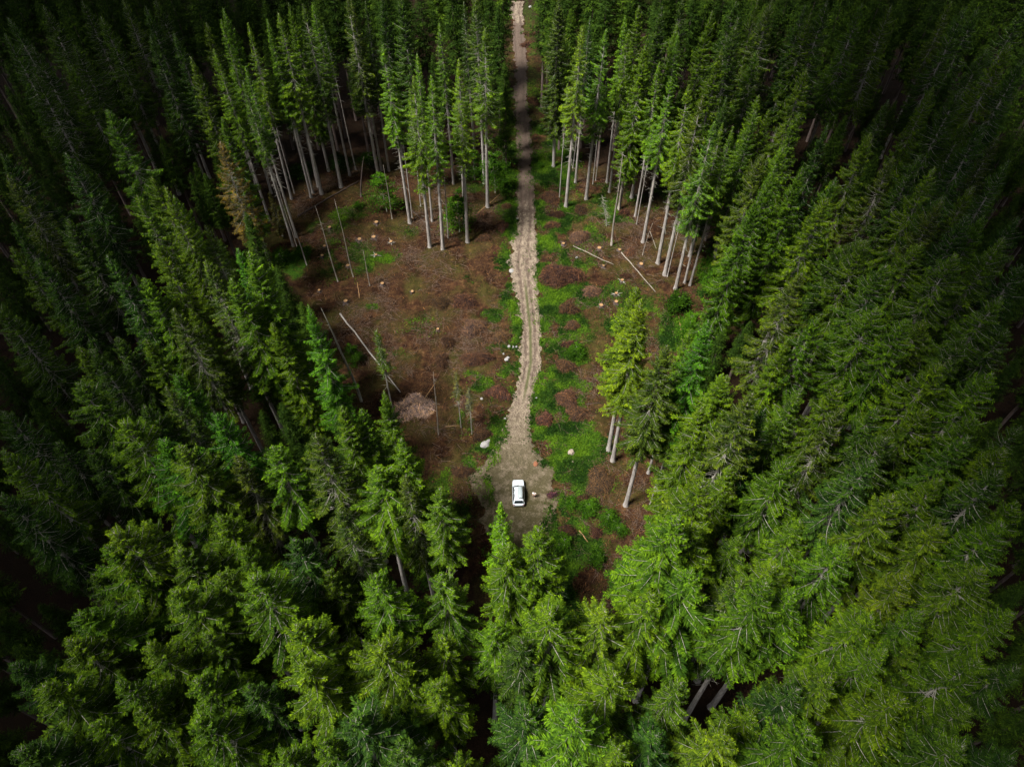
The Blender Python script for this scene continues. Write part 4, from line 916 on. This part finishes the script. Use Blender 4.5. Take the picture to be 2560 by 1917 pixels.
# the figure faces +y in its own frame
V = [(0, 0, .95), (0, .01, 1.15), (0, .0, 1.36), (0, 0, 1.48), (0, .02, 1.58), (0, .03, 1.68), (0, .025, 1.76)]
E = [(0, 1), (1, 2), (2, 3), (3, 4), (4, 5), (5, 6)]; Rd = [(.15, .11), (.14, .10), (.17, .11), (.07, .07), (.072, .085), (.078, .098), (.06, .08)]
for s in (-1, 1):
    b = len(V); V += [(s * .10, 0, .88), (s * .12, .02, .50), (s * .13, -.02, .10), (s * .14, .12, .04)]; Rd += [.095, .065, .045, (.04, .03)]; E += [(0, b), (b, b + 1), (b + 1, b + 2), (b + 2, b + 3)]
    b = len(V); V += [(s * .19, 0, 1.42), (s * .33, -.02, 1.18), (s * .15, .24, 1.14), (s * .09, .30, 1.15)]; Rd += [.065, .046, .034, (.042, .024)]; E += [(2, b), (b, b + 1), (b + 1, b + 2), (b + 2, b + 3)]
    for q, (dx, dy, ln) in enumerate(((-.03, .02, .075), (-.012, .03, .085), (.008, .03, .08), (.026, .026, .065))):
        c = len(V); V += [(s * (.08 - dx * .4), .325, 1.16 - q * .016), (s * (.05 - dx * .2), .325 + ln * .5, 1.15 - q * .017), (s * .02, .33 + ln * .7, 1.135 - q * .016)]; Rd += [.011, .0095, .008]; E += [(b + 3, c), (c, c + 1), (c + 1, c + 2)]
    c = len(V); V += [(s * .08, .28, 1.19), (s * .045, .32, 1.20)]; Rd += [.012, .009]; E += [(b + 3, c), (c, c + 1)]
skin('body', V, E, Rd, M_SKIN, per)
V = [(0, .01, 1.0), (0, .01, 1.15), (0, 0, 1.38), (0, 0, 1.46)]; E = [(0, 1), (1, 2), (2, 3)]; Rd = [(.175, .13), (.165, .125), (.19, .13), (.10, .09)]
for s in (-1, 1):
    b = len(V); V += [(s * .20, 0, 1.425), (s * .29, -.015, 1.25)]; Rd += [.083, .068]; E += [(2, b), (b, b + 1)]
skin('shirt', V, E, Rd, M_SHIRT, per)
V = [(0, 0, 1.0)]; E = []; Rd = [(.16, .12)]
for s in (-1, 1):
    b = len(V); V += [(s * .10, 0, .88), (s * .12, .02, .50), (s * .13, -.02, .12)]; Rd += [.112, .082, .068]; E += [(0, b), (b, b + 1), (b + 1, b + 2)]
skin('trousers', V, E, Rd, M_JEANS, per)
for s in (-1, 1): skin('shoe', [(s * .13, -.05, .05), (s * .135, .06, .045), (s * .14, .19, .035)], [(0, 1), (1, 2)], [(.048, .05), (.05, .045), (.042, .032)], M_SHOE, per)
skin('hair', [(0, -.03, 1.66), (0, -.015, 1.745), (0, .035, 1.775)], [(0, 1), (1, 2)], [(.083, .09), (.085, .095), (.06, .055)], M_HAIR, per)
def ball(name, c, rad, mt, sc=(1, 1, 1)):
    bm = bmesh.new(); bmesh.ops.create_uvsphere(bm, u_segments=10, v_segments=8, radius=rad); bmesh.ops.scale(bm, vec=sc, verts=bm.verts); bmesh.ops.translate(bm, vec=c, verts=bm.verts)
    me = bpy.data.meshes.new(name); bm.to_mesh(me); bm.free(); return link(name, me, mt, per)
for s in (-1, 1): ball('eye', (s * .032, .118, 1.665), .013, M_BLACK); ball('ear', (s * .082, .02, 1.65), .028, M_SKIN, (.4, .8, 1.1))
ball('nose', (0, .132, 1.635), .018, M_SKIN, (.7, .9, 1.2)); ball('mouth', (0, .118, 1.595), .02, M_TAIL, (1.2, .4, .35))

# ------------------------------------------------------------------ unseen puffs added overhead to darken the wood at left, right and bottom
def added_shade_clouds():
    r = np.random.default_rng(12); bm0 = bmesh.new(); bmesh.ops.create_icosphere(bm0, subdivisions=3, radius=1)
    B = np.array([v.co[:] for v in bm0.verts]); Fb = np.array([[v.index for v in f.verts] for f in bm0.faces]); bm0.free()
    VV, FF, c = [], [], 0
    off = np.array([-75.0, -40.0]); spots = []
    while len(spots) < 520:
        x, y = r.uniform(-260, 190), r.uniform(-120, 300)
        if x < -57 + 7 * math.sin(y * .05) : pr = 1.0
        elif y < 8 and x < 36: pr = .35
        elif x > 46 - 12 * (y < 80): pr = .8
        else: continue
        if r.random() < pr: spots.append((x + off[0], y + off[1]))
    for (x, y) in spots:
        a = r.uniform(9, 20); k = 1 + .16 * np.sin(B[:, 0] * 5 + r.random() * 6) * np.cos(B[:, 1] * 6 + r.random() * 6) + .1 * np.sin(B[:, 2] * 9 + r.random() * 6)
        v = B * k[:, None] * np.array([a, a * r.uniform(.8, 1.2), a * .42]); v[:, 2] = np.where(v[:, 2] < 0, v[:, 2] * .5, v[:, 2])
        VV.append(v + np.array([x, y, 178 + r.uniform(-6, 10)])); FF.append(Fb + c); c += len(B)
    return mesh_np('added_shade_clouds', np.concatenate(VV), np.concatenate(FF), smooth=True)
m, nt, ns, ls = mat('added_shade_cloud')
d_ = node(ns, 'ShaderNodeBsdfDiffuse'); d_.inputs[0].default_value = (.9, .9, .92, 1); t_ = node(ns, 'ShaderNodeBsdfTranslucent'); t_.inputs[0].default_value = (.9, .9, .92, 1)
mx = node(ns, 'ShaderNodeMixShader'); mx.inputs[0].default_value = .06; ls.new(d_.outputs[0], mx.inputs[1]); ls.new(t_.outputs[0], mx.inputs[2])
o = node(ns, 'ShaderNodeOutputMaterial'); ls.new(mx.outputs[0], o.inputs[0])
tag(link('added_shade_clouds', added_shade_clouds(), m), kind='structure')

# ------------------------------------------------------------------ light
SUN_EL, SUN_AZ = 60, 242          # degrees; azimuth clockwise from +y: the sun stands to the left
el, az = R(SUN_EL), R(SUN_AZ)
sun = bpy.data.lights.new('sun', 'SUN'); sun.energy = 4.2; sun.angle = R(14); sun.color = (1.0, .95, .86)
so = bpy.data.objects.new('sun', sun); COL.objects.link(so)
dirv = Vector((math.sin(az) * math.cos(el), math.cos(az) * math.cos(el), math.sin(el)))
so.rotation_euler = dirv.to_track_quat('Z', 'Y').to_euler(); so.location = dirv * 300
w = bpy.data.worlds.new('World'); S.world = w; w.use_nodes = True; wn = w.node_tree.nodes; wl = w.node_tree.links; wn.clear()
sk = wn.new('ShaderNodeTexSky'); sk.sky_type = 'NISHITA'; sk.sun_disc = False; sk.sun_elevation = el; sk.sun_rotation = az
bg = wn.new('ShaderNodeBackground'); bg.inputs[1].default_value = .055; wo = wn.new('ShaderNodeOutputWorld')
hs = wn.new('ShaderNodeHueSaturation'); hs.inputs['Saturation'].default_value = .15; wl.new(sk.outputs[0], hs.inputs['Color']); wl.new(hs.outputs[0], bg.inputs[0]); wl.new(bg.outputs[0], wo.inputs[0])
S.view_settings.view_transform = 'Standard'; S.view_settings.look = 'None'; S.view_settings.exposure = 1.25; S.view_settings.gamma = 1
S.render.engine = 'CYCLES'
S.cycles.use_adaptive_sampling = True; S.cycles.adaptive_threshold = .018; S.cycles.max_bounces = 4; S.cycles.diffuse_bounces = 2; S.cycles.glossy_bounces = 2; S.cycles.transmission_bounces = 2; S.cycles.use_light_tree = False; S.cycles.use_denoising = True
